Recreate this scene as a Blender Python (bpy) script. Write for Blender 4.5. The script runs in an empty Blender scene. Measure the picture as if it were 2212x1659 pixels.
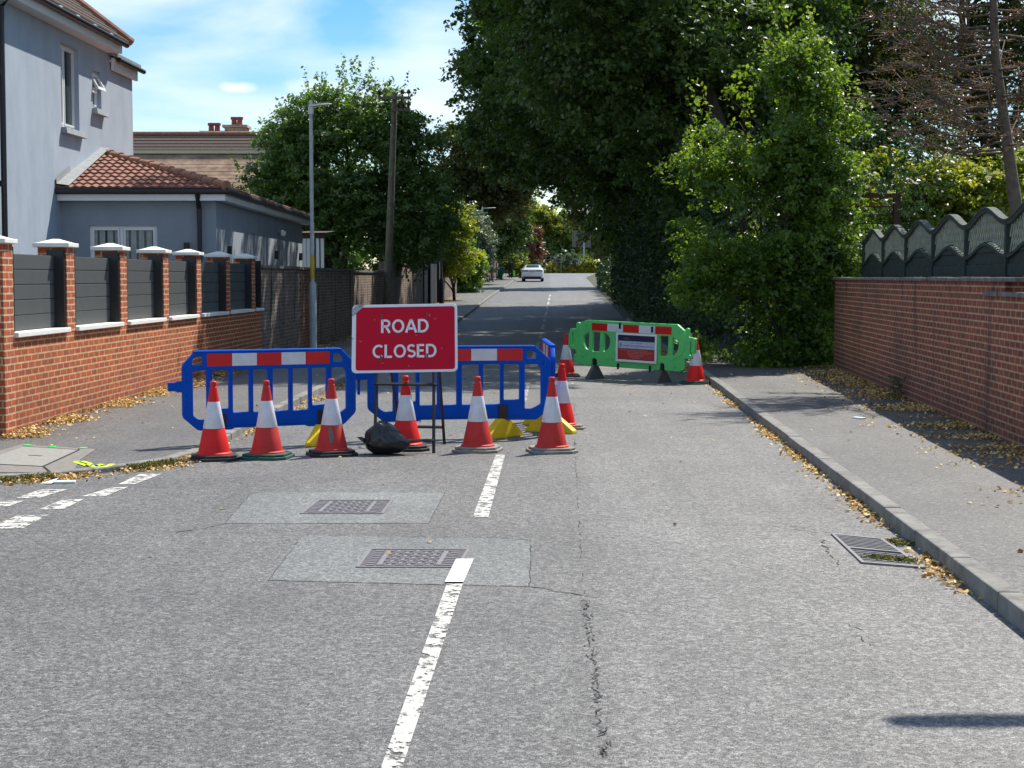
import bpy, bmesh, math, random
import numpy as np
from mathutils import Vector, Matrix
R = math.radians
C = bpy.context.scene.collection
# ------------------------------------------------------------------ camera
F, CX, CY, HZ, H = 3350.0, 1106.0, 829.5, 600.0, 1.74        # focal, centre, horizon (2212-px units), eye height
PITCH = math.atan((CY-HZ)/F)
cam = bpy.data.objects.new('camera', bpy.data.cameras.new('camera')); C.objects.link(cam)
cam.data.sensor_width = 36; cam.data.lens = 36*F/2212
cam.data.clip_start = .1; cam.data.clip_end = 3000
cam.location = (0, 0, H); cam.rotation_euler = (R(90)-PITCH, 0, 0)
bpy.context.scene.camera = cam
# ------------------------------------------------------------------ light
SUN = Vector((.46, .57, 1.0)).normalized()
EL = math.asin(SUN.z); AZ = math.atan2(SUN.x, SUN.y)
sl = bpy.data.lights.new('sun', 'SUN'); sl.energy = 5.0; sl.angle = R(.55); sl.color = (1, .95, .87)
so = bpy.data.objects.new('sun', sl); C.objects.link(so)
so.rotation_euler = SUN.to_track_quat('Z', 'Y').to_euler(); so.location = (20, 40, 60)
W = bpy.data.worlds.new('World'); bpy.context.scene.world = W; W.use_nodes = True
def world():
    nt = W.node_tree; N, L = nt.nodes, nt.links; N.clear()
    out = N.new('ShaderNodeOutputWorld'); bg = N.new('ShaderNodeBackground'); bg.inputs[1].default_value = .12
    sky = N.new('ShaderNodeTexSky'); sky.sky_type = 'NISHITA'; sky.sun_disc = False
    sky.sun_elevation = EL; sky.sun_rotation = AZ; sky.air_density = 1.0; sky.dust_density = .25; sky.ozone_density = 2.2
    tc = N.new('ShaderNodeTexCoord')
    mp = N.new('ShaderNodeMapping'); mp.inputs['Scale'].default_value = (2.2, 1.2, 7.5); mp.inputs['Rotation'].default_value = (0, R(-16), 0)
    mp.inputs['Location'].default_value = (.35, 0, .12)
    L.new(tc.outputs['Generated'], mp.inputs[0])
    n1 = N.new('ShaderNodeTexNoise'); n1.inputs['Scale'].default_value = 2.0; n1.inputs['Detail'].default_value = 7; n1.inputs['Roughness'].default_value = .5
    n1.inputs['Distortion'].default_value = .35
    L.new(mp.outputs[0], n1.inputs['Vector'])
    r1 = N.new('ShaderNodeMapRange'); r1.inputs[1].default_value = .42; r1.inputs[2].default_value = .64; r1.inputs[3].default_value = .02; r1.inputs[4].default_value = .8
    L.new(n1.outputs[0], r1.inputs[0])
    # small puffy clouds: two soft spots broken by noise
    def spot(d, rx, rz, gain):
        sub = N.new('ShaderNodeVectorMath'); sub.operation = 'SUBTRACT'; sub.inputs[1].default_value = d
        L.new(tc.outputs['Generated'], sub.inputs[0])
        n = N.new('ShaderNodeTexNoise'); n.inputs['Scale'].default_value = 60; n.inputs['Detail'].default_value = 4
        L.new(tc.outputs['Generated'], n.inputs['Vector'])
        ml = N.new('ShaderNodeVectorMath'); ml.operation = 'MULTIPLY'; ml.inputs[1].default_value = (1/rx, 0, 1/rz); L.new(sub.outputs[0], ml.inputs[0])
        ln = N.new('ShaderNodeVectorMath'); ln.operation = 'LENGTH'; L.new(ml.outputs[0], ln.inputs[0])
        ad = N.new('ShaderNodeMath'); ad.operation = 'MULTIPLY_ADD'; L.new(n.outputs[0], ad.inputs[0]); ad.inputs[1].default_value = .9; L.new(ln.outputs['Value'], ad.inputs[2])
        mr = N.new('ShaderNodeMapRange'); mr.inputs[1].default_value = 1.6; mr.inputs[2].default_value = .75; mr.inputs[4].default_value = gain
        L.new(ad.outputs[0], mr.inputs[0]); return mr.outputs[0]
    def dirp(x, y):
        v = ray(x, y); v.normalize(); return v
    a = spot(dirp(515, 190), .015, .0045, .95); b = spot(dirp(700, 195), .03, .009, .8)
    m1 = N.new('ShaderNodeMath'); m1.operation = 'MAXIMUM'; L.new(a, m1.inputs[0]); L.new(b, m1.inputs[1])
    m2 = N.new('ShaderNodeMath'); m2.operation = 'MAXIMUM'; L.new(m1.outputs[0], m2.inputs[0]); L.new(r1.outputs[0], m2.inputs[1])
    hs = N.new('ShaderNodeHueSaturation'); hs.inputs['Saturation'].default_value = 1.5; hs.inputs['Value'].default_value = .90; L.new(sky.outputs[0], hs.inputs['Color'])
    mx = N.new('ShaderNodeMixRGB'); mx.inputs[2].default_value = (6.4, 7.0, 7.5, 1)
    L.new(m2.outputs[0], mx.inputs[0]); L.new(hs.outputs[0], mx.inputs[1]); L.new(mx.outputs[0], bg.inputs[0]); L.new(bg.outputs[0], out.inputs[0])
sc = bpy.context.scene
sc.view_settings.view_transform = 'Standard'; sc.view_settings.look = 'None'; sc.view_settings.gamma = 1; sc.view_settings.exposure = .48
# ------------------------------------------------------------------ geometry of the picture
def ray(px, py):
    dx = (px-CX)/F; up = -(py-CY)/F
    return Vector((dx, math.cos(PITCH)+up*math.sin(PITCH), -math.sin(PITCH)+up*math.cos(PITCH)))
def G(px, py, z=0.0):
    v = ray(px, py); t = (z-H)/v.z; return (v.x*t, v.y*t, z)
def D(px, py, d):
    v = ray(px, py); t = d/v.y; return (v.x*t, d, H+v.z*t)
PR = [(-200, 0), (45, 0), (60, .17), (73, .42), (87, .70), (111, 1.08), (130, 1.42), (150, 1.76), (180, 2.25), (205, 2.35), (900, 2.35)]
def gz(d):
    for (a, za), (b, zb) in zip(PR, PR[1:]):
        if a <= d <= b: return za+(zb-za)*(d-a)/(b-a)
    return 0
SL = .031
def RX(off, d): return -.58+SL*d+off
WX = -5.25                                                     # wall line, off from road centre
world()
# ------------------------------------------------------------------ helpers
def tag(o, label=None, cat=None, group=None, kind=None):
    if label: o['label'] = label
    if cat: o['category'] = cat
    if group: o['group'] = group
    if kind: o['kind'] = kind
    return o
def thing(name, label, cat, loc=(0, 0, 0), rot=(0, 0, 0), group=None):
    o = bpy.data.objects.new(name, None); C.objects.link(o); o.location = loc; o.rotation_euler = rot
    o.empty_display_size = .3
    return tag(o, label, cat, group)
class MB:
    def __init__(s): s.v = []; s.f = []; s.m = []
    def add(s, vs, fs, m=0):
        k = len(s.v); s.v += [tuple(p) for p in vs]; s.f += [tuple(i+k for i in f) for f in fs]; s.m += [m]*len(fs); return s
    def box(s, x0, x1, y0, y1, z0, z1, m=0):
        return s.add([(x0, y0, z0), (x1, y0, z0), (x1, y1, z0), (x0, y1, z0), (x0, y0, z1), (x1, y0, z1), (x1, y1, z1), (x0, y1, z1)],
                     [(0, 3, 2, 1), (4, 5, 6, 7), (0, 1, 5, 4), (1, 2, 6, 5), (2, 3, 7, 6), (3, 0, 4, 7)], m)
    def lbox(s, p, q, a, b, z0, z1, z0b=None, z1b=None, m=0):   # box along p->q, lateral a..b (to the right of travel)
        dx, dy = q[0]-p[0], q[1]-p[1]; l = math.hypot(dx, dy); nx, ny = dy/l, -dx/l
        z0b = z0 if z0b is None else z0b; z1b = z1 if z1b is None else z1b
        P = [(p[0]+nx*a, p[1]+ny*a), (p[0]+nx*b, p[1]+ny*b), (q[0]+nx*b, q[1]+ny*b), (q[0]+nx*a, q[1]+ny*a)]
        zl = [z0, z0, z0b, z0b]; zh = [z1, z1, z1b, z1b]
        return s.add([(P[i][0], P[i][1], zl[i]) for i in range(4)]+[(P[i][0], P[i][1], zh[i]) for i in range(4)],
                     [(0, 3, 2, 1), (4, 5, 6, 7), (0, 1, 5, 4), (1, 2, 6, 5), (2, 3, 7, 6), (3, 0, 4, 7)], m)
    def tube(s, pts, rad, n=10, m=0, cap=True):
        pts = [Vector(p) for p in pts]; rad = [rad]*len(pts) if not hasattr(rad, '__len__') else rad
        k = len(s.v); up = Vector((0, 0, 1))
        for i, p in enumerate(pts):
            t = (pts[min(i+1, len(pts)-1)]-pts[max(i-1, 0)]).normalized()
            a = t.cross(up)
            if a.length < .05: a = t.cross(Vector((1, 0, 0)))
            a.normalize(); b = t.cross(a)
            for j in range(n):
                w = 2*math.pi*j/n; s.v.append(tuple(p+(a*math.cos(w)+b*math.sin(w))*rad[i]))
        fs = [(k+i*n+j, k+i*n+(j+1) % n, k+(i+1)*n+(j+1) % n, k+(i+1)*n+j) for i in range(len(pts)-1) for j in range(n)]
        if cap: fs += [tuple(k+j for j in range(n))[::-1], tuple(k+(len(pts)-1)*n+j for j in range(n))]
        s.f += fs; s.m += [m]*len(fs); return s
    def lathe(s, prof, n=24, c=(0, 0, 0), m=0, cap=True):       # prof (r, z)
        k = len(s.v)
        for r, z in prof:
            for j in range(n):
                w = 2*math.pi*j/n; s.v.append((c[0]+r*math.cos(w), c[1]+r*math.sin(w), c[2]+z))
        fs = [(k+i*n+j, k+i*n+(j+1) % n, k+(i+1)*n+(j+1) % n, k+(i+1)*n+j) for i in range(len(prof)-1) for j in range(n)]
        if cap: fs += [tuple(k+j for j in range(n))[::-1], tuple(k+(len(prof)-1)*n+j for j in range(n))]
        s.f += fs; s.m += [m]*len(fs); return s
    def prism(s, poly, z0, z1, m=0):                             # poly (x, y) ccw
        n = len(poly)
        return s.add([(x, y, z0) for x, y in poly]+[(x, y, z1) for x, y in poly],
                     [tuple(range(n))[::-1], tuple(range(n, 2*n))]+[(i, (i+1) % n, n+(i+1) % n, n+i) for i in range(n)], m)
    def yprism(s, poly, y0, y1, m=0):                            # poly (x, z)
        n = len(poly)
        return s.add([(x, y0, z) for x, z in poly]+[(x, y1, z) for x, z in poly],
                     [tuple(range(n)), tuple(range(n, 2*n))[::-1]]+[(i, n+i, n+(i+1) % n, (i+1) % n) for i in range(n)], m)
    def build(s, name, mats, parent=None, smooth=False, local=False, bevel=0, fix=True):
        if not isinstance(mats, (list, tuple)): mats = [mats]
        off = Vector((0, 0, 0))
        if parent is not None and not local:
            p = parent
            while p is not None: off += p.location; p = p.parent
        me = bpy.data.meshes.new(name); me.from_pydata([(x-off.x, y-off.y, z-off.z) for x, y, z in s.v], [], s.f)
        for m in mats: me.materials.append(m)
        me.polygons.foreach_set('material_index', s.m)
        if fix:
            bm = bmesh.new(); bm.from_mesh(me); bmesh.ops.recalc_face_normals(bm, faces=bm.faces); bm.to_mesh(me); bm.free()
        if smooth: me.polygons.foreach_set('use_smooth', [True]*len(me.polygons))
        o = bpy.data.objects.new(name, me); C.objects.link(o)
        if parent is not None: o.parent = parent
        if bevel:
            b = o.modifiers.new('bevel', 'BEVEL'); b.width = bevel; b.segments = 2; b.limit_method = 'ANGLE'; b.angle_limit = R(40)
        if smooth and smooth != 'all':
            me.set_sharp_from_angle(angle=R(40))
        return o
def copy_tree(o, parent=None):
    c = o.copy(); C.objects.link(c); c.parent = parent
    for ch in list(o.children): copy_tree(ch, c)
    return c
# ------------------------------------------------------------------ materials
def mat(name, col, rough=.7, noise=0, nscale=8, col2=None, bump=0, bscale=None, spec=.5, metal=0, grime=0, coat=0, detail=4):
    m = bpy.data.materials.new(name); m.use_nodes = True; nt = m.node_tree; N, L = nt.nodes, nt.links
    b = N['Principled BSDF']; b.inputs['Base Color'].default_value = (*col, 1); b.inputs['Roughness'].default_value = rough
    b.inputs['Specular IOR Level'].default_value = spec; b.inputs['Metallic'].default_value = metal
    if coat: b.inputs['Coat Weight'].default_value = coat
    tc = N.new('ShaderNodeTexCoord'); cur = None
    if noise:
        n = N.new('ShaderNodeTexNoise'); n.inputs['Scale'].default_value = nscale; n.inputs['Detail'].default_value = detail; n.inputs['Roughness'].default_value = .65
        L.new(tc.outputs['Object'], n.inputs['Vector'])
        mr = N.new('ShaderNodeMapRange'); mr.inputs[1].default_value = .3; mr.inputs[2].default_value = .7; L.new(n.outputs[0], mr.inputs[0])
        mx = N.new('ShaderNodeMixRGB'); c2 = col2 or tuple(c*(1-noise) for c in col)
        mx.inputs[1].default_value = (*col, 1); mx.inputs[2].default_value = (*c2, 1); L.new(mr.outputs[0], mx.inputs[0]); cur = mx.outputs[0]
        L.new(cur, b.inputs['Base Color'])
        rr = N.new('ShaderNodeMapRange'); rr.inputs[3].default_value = max(rough-.1, .05); rr.inputs[4].default_value = min(rough+.12, 1); L.new(n.outputs[0], rr.inputs[0]); L.new(rr.outputs[0], b.inputs['Roughness'])
    if grime:
        n = N.new('ShaderNodeTexNoise'); n.inputs['Scale'].default_value = 5; n.inputs['Detail'].default_value = 8; n.inputs['Roughness'].default_value = .75
        L.new(tc.outputs['Object'], n.inputs['Vector'])
        mr = N.new('ShaderNodeMapRange'); mr.inputs[1].default_value = .52; mr.inputs[2].default_value = .75; mr.inputs[4].default_value = grime; L.new(n.outputs[0], mr.inputs[0])
        mx = N.new('ShaderNodeMixRGB'); mx.inputs[2].default_value = (.12, .105, .085, 1)
        if cur: L.new(cur, mx.inputs[1])
        else: mx.inputs[1].default_value = (*col, 1)
        L.new(mr.outputs[0], mx.inputs[0]); L.new(mx.outputs[0], b.inputs['Base Color'])
    if bump:
        n = N.new('ShaderNodeTexNoise'); n.inputs['Scale'].default_value = bscale or nscale*3; n.inputs['Detail'].default_value = 5
        L.new(tc.outputs['Object'], n.inputs['Vector'])
        bp = N.new('ShaderNodeBump'); bp.inputs['Strength'].default_value = bump; bp.inputs['Distance'].default_value = .02
        L.new(n.outputs[0], bp.inputs['Height']); L.new(bp.outputs[0], b.inputs['Normal'])
    return m
def asphalt(name, dark, light, joint=False, sc_=1.0, warm=0):
    m = bpy.data.materials.new(name); m.use_nodes = True; nt = m.node_tree; N, L = nt.nodes, nt.links; b = N['Principled BSDF']
    tc = N.new('ShaderNodeTexCoord')
    v = N.new('ShaderNodeTexVoronoi'); v.inputs['Scale'].default_value = 125*sc_; L.new(tc.outputs['Object'], v.inputs['Vector'])
    v2 = N.new('ShaderNodeTexVoronoi'); v2.inputs['Scale'].default_value = 44*sc_; L.new(tc.outputs['Object'], v2.inputs['Vector'])
    sx = N.new('ShaderNodeSeparateColor'); L.new(v.outputs['Color'], sx.inputs[0]); sx2 = N.new('ShaderNodeSeparateColor'); L.new(v2.outputs['Color'], sx2.inputs[0])
    av = N.new('ShaderNodeMath'); av.operation = 'MULTIPLY_ADD'; L.new(sx.outputs[0], av.inputs[0]); av.inputs[1].default_value = .62
    a2 = N.new('ShaderNodeMath'); a2.operation = 'MULTIPLY'; a2.inputs[1].default_value = .38; L.new(sx2.outputs[0], a2.inputs[0]); L.new(a2.outputs[0], av.inputs[2])
    cr = N.new('ShaderNodeValToRGB'); e = cr.color_ramp.elements
    e[0].color = (*[c*.35 for c in dark], 1); e[1].color = (*[c*1.85 for c in light], 1); e[1].position = .97; e[0].position = .05
    k = e.new(.33); k.color = (*dark, 1); k = e.new(.7); k.color = (*light, 1)
    L.new(av.outputs[0], cr.inputs[0])
    n = N.new('ShaderNodeTexNoise'); n.inputs['Scale'].default_value = .55; n.inputs['Detail'].default_value = 7; n.inputs['Roughness'].default_value = .6; L.new(tc.outputs['Object'], n.inputs['Vector'])
    mr = N.new('ShaderNodeMapRange'); mr.inputs[1].default_value = .3; mr.inputs[2].default_value = .7; mr.inputs[3].default_value = .80; mr.inputs[4].default_value = 1.16; L.new(n.outputs[0], mr.inputs[0])
    mu = N.new('ShaderNodeMixRGB'); mu.blend_type = 'MULTIPLY'; mu.inputs[0].default_value = 1; L.new(cr.outputs[0], mu.inputs[1]); L.new(mr.outputs[0], mu.inputs[2])
    cur = mu.outputs[0]
    mp = N.new('ShaderNodeMapping'); mp.inputs['Scale'].default_value = (1.5, .10, 1); L.new(tc.outputs['Object'], mp.inputs[0])
    for vec, scl, lo, hi, a_, b_ in ((mp.outputs[0], 1.3, .35, .65, .90, 1.08), (tc.outputs['Object'], 5.5, .60, .72, 1.0, .84), (tc.outputs['Object'], 1.6, .58, .70, 1.0, .88)):
        nn = N.new('ShaderNodeTexNoise'); nn.inputs['Scale'].default_value = scl; nn.inputs['Detail'].default_value = 5; nn.inputs['Roughness'].default_value = .7; L.new(vec, nn.inputs['Vector'])
        m_ = N.new('ShaderNodeMapRange'); m_.inputs[1].default_value = lo; m_.inputs[2].default_value = hi; m_.inputs[3].default_value = a_; m_.inputs[4].default_value = b_; L.new(nn.outputs[0], m_.inputs[0])
        x_ = N.new('ShaderNodeMixRGB'); x_.blend_type = 'MULTIPLY'; x_.inputs[0].default_value = 1; L.new(cur, x_.inputs[1]); L.new(m_.outputs[0], x_.inputs[2]); cur = x_.outputs[0]
    if joint:                                                     # the resurfaced strip to the right of the joint is paler
        sp = N.new('ShaderNodeSeparateXYZ'); L.new(tc.outputs['Object'], sp.inputs[0])
        a = N.new('ShaderNodeMath'); a.operation = 'MULTIPLY_ADD'; a.inputs[1].default_value = -.022; L.new(sp.outputs[1], a.inputs[0]); L.new(sp.outputs[0], a.inputs[2])
        j = N.new('ShaderNodeMapRange'); j.inputs[1].default_value = .18; j.inputs[2].default_value = .42; j.inputs[3].default_value = .95; j.inputs[4].default_value = 1.14; L.new(a.outputs[0], j.inputs[0])
        m2 = N.new('ShaderNodeMixRGB'); m2.blend_type = 'MULTIPLY'; m2.inputs[0].default_value = 1; L.new(cur, m2.inputs[1]); L.new(j.outputs[0], m2.inputs[2]); cur = m2.outputs[0]
    L.new(cur, b.inputs['Base Color']); b.inputs['Roughness'].default_value = .62; b.inputs['Specular IOR Level'].default_value = .5
    bp = N.new('ShaderNodeBump'); bp.inputs['Strength'].default_value = .55; bp.inputs['Distance'].default_value = .006; L.new(v.outputs['Distance'], bp.inputs['Height']); bp.invert = True
    L.new(bp.outputs[0], b.inputs['Normal'])
    return m
def brick(name, c1, c2, mortar, stain=.3, var=.35, base=0, msize=.011, streak=0, bw=.225):
    m = bpy.data.materials.new(name); m.use_nodes = True; nt = m.node_tree; N, L = nt.nodes, nt.links; b = N['Principled BSDF']
    tc = N.new('ShaderNodeTexCoord'); sp = N.new('ShaderNodeSeparateXYZ'); L.new(tc.outputs['Object'], sp.inputs[0])
    ad = N.new('ShaderNodeMath'); ad.operation = 'ADD'; L.new(sp.outputs[0], ad.inputs[0]); L.new(sp.outputs[1], ad.inputs[1])
    cb = N.new('ShaderNodeCombineXYZ'); L.new(ad.outputs[0], cb.inputs[0]); L.new(sp.outputs[2], cb.inputs[1])
    bt = N.new('ShaderNodeTexBrick'); bt.inputs['Scale'].default_value = 1; bt.inputs['Brick Width'].default_value = bw; bt.inputs['Row Height'].default_value = .075
    bt.inputs['Mortar Size'].default_value = msize; bt.inputs['Mortar Smooth'].default_value = .25; bt.inputs['Bias'].default_value = -.05
    bt.inputs['Color1'].default_value = (*c1, 1); bt.inputs['Color2'].default_value = (*c2, 1); bt.inputs['Mortar'].default_value = (*mortar, 1)
    L.new(cb.outputs[0], bt.inputs['Vector'])
    n = N.new('ShaderNodeTexNoise'); n.inputs['Scale'].default_value = 9; n.inputs['Detail'].default_value = 8; n.inputs['Roughness'].default_value = .7; L.new(tc.outputs['Object'], n.inputs['Vector'])
    mr = N.new('ShaderNodeMapRange'); mr.inputs[1].default_value = .3; mr.inputs[2].default_value = .7; mr.inputs[3].default_value = 1-var; mr.inputs[4].default_value = 1+var*.7; L.new(n.outputs[0], mr.inputs[0])
    mu = N.new('ShaderNodeMixRGB'); mu.blend_type = 'MULTIPLY'; mu.inputs[0].default_value = 1; L.new(bt.outputs['Color'], mu.inputs[1]); L.new(mr.outputs[0], mu.inputs[2])
    n2 = N.new('ShaderNodeTexNoise'); n2.inputs['Scale'].default_value = .9; n2.inputs['Detail'].default_value = 6; n2.inputs['Roughness'].default_value = .6; L.new(tc.outputs['Object'], n2.inputs['Vector'])
    m2 = N.new('ShaderNodeMapRange'); m2.inputs[1].default_value = .5; m2.inputs[2].default_value = .72; m2.inputs[4].default_value = stain; L.new(n2.outputs[0], m2.inputs[0])
    mx = N.new('ShaderNodeMixRGB'); mx.inputs[2].default_value = (.045, .038, .036, 1); L.new(m2.outputs[0], mx.inputs[0]); L.new(mu.outputs[0], mx.inputs[1]); cur = mx.outputs[0]
    if base:                                                      # damp dirt along the foot of the wall
        bz = N.new('ShaderNodeMapRange'); bz.inputs[1].default_value = .62; bz.inputs[2].default_value = .12; bz.inputs[4].default_value = base; L.new(sp.outputs[2], bz.inputs[0])
        nb = N.new('ShaderNodeMath'); nb.operation = 'MULTIPLY'; L.new(bz.outputs[0], nb.inputs[0]); L.new(n2.outputs[0], nb.inputs[1]); nb.use_clamp = True
        m3 = N.new('ShaderNodeMixRGB'); m3.inputs[2].default_value = (.035, .03, .03, 1); L.new(nb.outputs[0], m3.inputs[0]); L.new(cur, m3.inputs[1]); cur = m3.outputs[0]
    if streak:                                                    # dark vertical streaks: tree shade painted on the brown wall, stains on the garden wall
        mp = N.new('ShaderNodeMapping'); mp.inputs['Scale'].default_value = (1.7, 1.7, .22); L.new(tc.outputs['Object'], mp.inputs[0])
        n4 = N.new('ShaderNodeTexNoise'); n4.inputs['Scale'].default_value = 2.2; n4.inputs['Detail'].default_value = 3; L.new(mp.outputs[0], n4.inputs['Vector'])
        m4 = N.new('ShaderNodeMapRange'); m4.inputs[1].default_value = .58; m4.inputs[2].default_value = .68; m4.inputs[4].default_value = streak; L.new(n4.outputs[0], m4.inputs[0])
        m5 = N.new('ShaderNodeMixRGB'); m5.inputs[2].default_value = (.03, .025, .025, 1); L.new(m4.outputs[0], m5.inputs[0]); L.new(cur, m5.inputs[1]); cur = m5.outputs[0]
    L.new(cur, b.inputs['Base Color']); b.inputs['Roughness'].default_value = .88
    bp = N.new('ShaderNodeBump'); bp.inputs['Strength'].default_value = .7; bp.inputs['Distance'].default_value = .008; bp.invert = True; L.new(bt.outputs['Fac'], bp.inputs['Height'])
    b2 = N.new('ShaderNodeBump'); b2.inputs['Strength'].default_value = .25; b2.inputs['Distance'].default_value = .004; L.new(n.outputs[0], b2.inputs['Height']); L.new(bp.outputs[0], b2.inputs['Normal'])
    L.new(b2.outputs[0], b.inputs['Normal'])
    return m
def render_mat(name, col, col2):
    m = bpy.data.materials.new(name); m.use_nodes = True; nt = m.node_tree; N, L = nt.nodes, nt.links; b = N['Principled BSDF']
    tc = N.new('ShaderNodeTexCoord'); mp = N.new('ShaderNodeMapping'); mp.inputs['Scale'].default_value = (1.1, 1.1, .5); L.new(tc.outputs['Object'], mp.inputs[0])
    n = N.new('ShaderNodeTexNoise'); n.inputs['Scale'].default_value = 2.0; n.inputs['Detail'].default_value = 7; n.inputs['Roughness'].default_value = .65; L.new(mp.outputs[0], n.inputs['Vector'])
    r = N.new('ShaderNodeValToRGB'); r.color_ramp.elements[0].position = .3; r.color_ramp.elements[0].color = (*col, 1); r.color_ramp.elements[1].position = .7; r.color_ramp.elements[1].color = (*col2, 1)
    L.new(n.outputs[0], r.inputs[0]); L.new(r.outputs[0], b.inputs['Base Color']); b.inputs['Roughness'].default_value = .9
    n2 = N.new('ShaderNodeTexNoise'); n2.inputs['Scale'].default_value = 60; n2.inputs['Detail'].default_value = 3; L.new(tc.outputs['Object'], n2.inputs['Vector'])
    bp = N.new('ShaderNodeBump'); bp.inputs['Strength'].default_value = .3; bp.inputs['Distance'].default_value = .01; L.new(n2.outputs[0], bp.inputs['Height']); L.new(bp.outputs[0], b.inputs['Normal'])
    return m
def leafmat(name, cols, trans, tf=.4, rough=.42, spec=.45):
    m = bpy.data.materials.new(name); m.use_nodes = True; nt = m.node_tree; N, L = nt.nodes, nt.links; b = N['Principled BSDF']; out = N['Material Output']
    at = N.new('ShaderNodeAttribute'); at.attribute_name = 'rnd'
    cr = N.new('ShaderNodeValToRGB'); e = cr.color_ramp.elements
    e[0].position = 0; e[0].color = (*cols[0], 1); e[1].position = 1; e[1].color = (*cols[-1], 1)
    for i, c in enumerate(cols[1:-1]):
        k = e.new((i+1)/(len(cols)-1)); k.color = (*c, 1)
    L.new(at.outputs['Fac'], cr.inputs[0]); L.new(cr.outputs[0], b.inputs['Base Color']); b.inputs['Roughness'].default_value = rough; b.inputs['Specular IOR Level'].default_value = spec
    if tf:
        t = N.new('ShaderNodeBsdfTranslucent'); mm = N.new('ShaderNodeMixRGB'); mm.blend_type = 'MULTIPLY'; mm.inputs[0].default_value = 1
        L.new(cr.outputs[0], mm.inputs[1]); mm.inputs[2].default_value = (*trans, 1); L.new(mm.outputs[0], t.inputs[0])
        ms = N.new('ShaderNodeMixShader'); ms.inputs[0].default_value = tf; L.new(b.outputs[0], ms.inputs[1]); L.new(t.outputs[0], ms.inputs[2]); L.new(ms.outputs[0], out.inputs[0])
    return m
def worn_paint(name, col, thr=.5, alpha=True):
    m = mat(name, col, .7, noise=.25, nscale=14, bump=.3, bscale=60); nt = m.node_tree; N, L = nt.nodes, nt.links
    tc = N.new('ShaderNodeTexCoord'); n = N.new('ShaderNodeTexNoise'); n.inputs['Scale'].default_value = 11; n.inputs['Detail'].default_value = 9; n.inputs['Roughness'].default_value = .78; L.new(tc.outputs['Object'], n.inputs['Vector'])
    mr = N.new('ShaderNodeMapRange'); mr.inputs[1].default_value = thr; mr.inputs[2].default_value = thr+.025; L.new(n.outputs[0], mr.inputs[0])
    t = N.new('ShaderNodeBsdfTransparent'); ms = N.new('ShaderNodeMixShader'); L.new(mr.outputs[0], ms.inputs[0]); L.new(N['Principled BSDF'].outputs[0], ms.inputs[1]); L.new(t.outputs[0], ms.inputs[2]); L.new(ms.outputs[0], N['Material Output'].inputs[0])
    return m
M = {}
M['road'] = asphalt('road_asphalt', (.082, .079, .074), (.168, .162, .152), joint=True)
M['pave'] = asphalt('pavement_asphalt', (.078, .074, .069), (.138, .131, .122), sc_=1.1)
M['patch'] = asphalt('patch_concrete', (.112, .116, .110), (.192, .197, .188), sc_=1.2)
M['crack'] = mat('crack_dark', (.02, .02, .02), .95)
M['crack_soft'] = mat('crack_worn', (.045, .044, .042), .95)
M['line'] = worn_paint('line_paint', (.58, .56, .51), .52)
M['line_new'] = worn_paint('line_paint_fresh', (.86, .84, .78), .72)
M['line_old'] = worn_paint('line_paint_old', (.66, .65, .60), .47)
M['kerb'] = mat('kerb_concrete', (.26, .25, .225), .9, noise=.45, nscale=5, bump=.3, grime=.75)
M['soil'] = mat('soil', (.11, .085, .055), .95, noise=.5, nscale=3, bump=.6)
M['grass'] = mat('verge', (.07, .075, .03), .95, noise=.5, nscale=2)
M['red_brick'] = brick('new_red_brick', (.46, .088, .024), (.30, .054, .017), (.55, .36, .17), stain=.18, base=.55)
M['pier_brick'] = brick('pier_red_brick', (.46, .092, .03), (.30, .06, .022), (.55, .38, .22), stain=.08)
M['old_brick'] = brick('old_brown_brick', (.24, .165, .13), (.13, .095, .08), (.36, .29, .22), stain=.45, base=.5, streak=.9, msize=.009)
M['old_pier'] = brick('old_red_brick', (.24, .085, .05), (.16, .06, .04), (.28, .2, .14), stain=.3)
M['right_brick'] = brick('garden_wall_brick', (.36, .085, .042), (.20, .055, .034), (.52, .34, .19), stain=.5, base=.75, streak=.5)
M['stock'] = brick('stock_brick', (.62, .42, .27), (.33, .19, .14), (.62, .50, .36), stain=.15, msize=.014, bw=.3)
M['coping'] = mat('coping_stone', (.24, .22, .20), .9, noise=.6, nscale=7, bump=.4, grime=.6)
M['white_stone'] = mat('white_cast_stone', (.78, .76, .70), .8, noise=.12, nscale=9, bump=.1)
M['panel'] = mat('grey_composite', (.078, .084, .084), .55, noise=.15, nscale=3)
M['black'] = mat('black_metal', (.012, .012, .014), .45)
M['black_plastic'] = mat('black_plastic', (.014, .014, .015), .35, noise=.3, nscale=10)
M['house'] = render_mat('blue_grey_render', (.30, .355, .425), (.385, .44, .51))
M['house2'] = render_mat('blue_grey_render_shaded', (.235, .265, .305), (.29, .32, .36))  # darker copy of the render, with the extension's shade put in
M['upvc'] = mat('white_plastic', (.78, .77, .76), .35, noise=.06, nscale=5)
M['glass'] = mat('window_glass', (.035, .045, .05), .06, spec=.8)
M['curtain'] = mat('net_curtain', (.42, .44, .42), .9, noise=.4, nscale=7)
M['sill'] = mat('painted_sill', (.36, .39, .42), .9, noise=.35, nscale=10, bump=.3)
M['slate'] = mat('roof_tile_brown', (.10, .068, .052), .9, noise=.55, nscale=14, bump=.6, bscale=20)
M['tantile'] = mat('tan_mottled_tile', (.42, .28, .18), .9, noise=.6, nscale=2.2, col2=(.17, .10, .068), bump=.4, detail=8)
M['tile'] = mat('terracotta_tile', (.31, .125, .08), .8, noise=.5, nscale=9, bump=.25, grime=.75)
M['ridge'] = mat('ridge_tile', (.40, .19, .125), .85, noise=.4, nscale=6, grime=.35)
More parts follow.
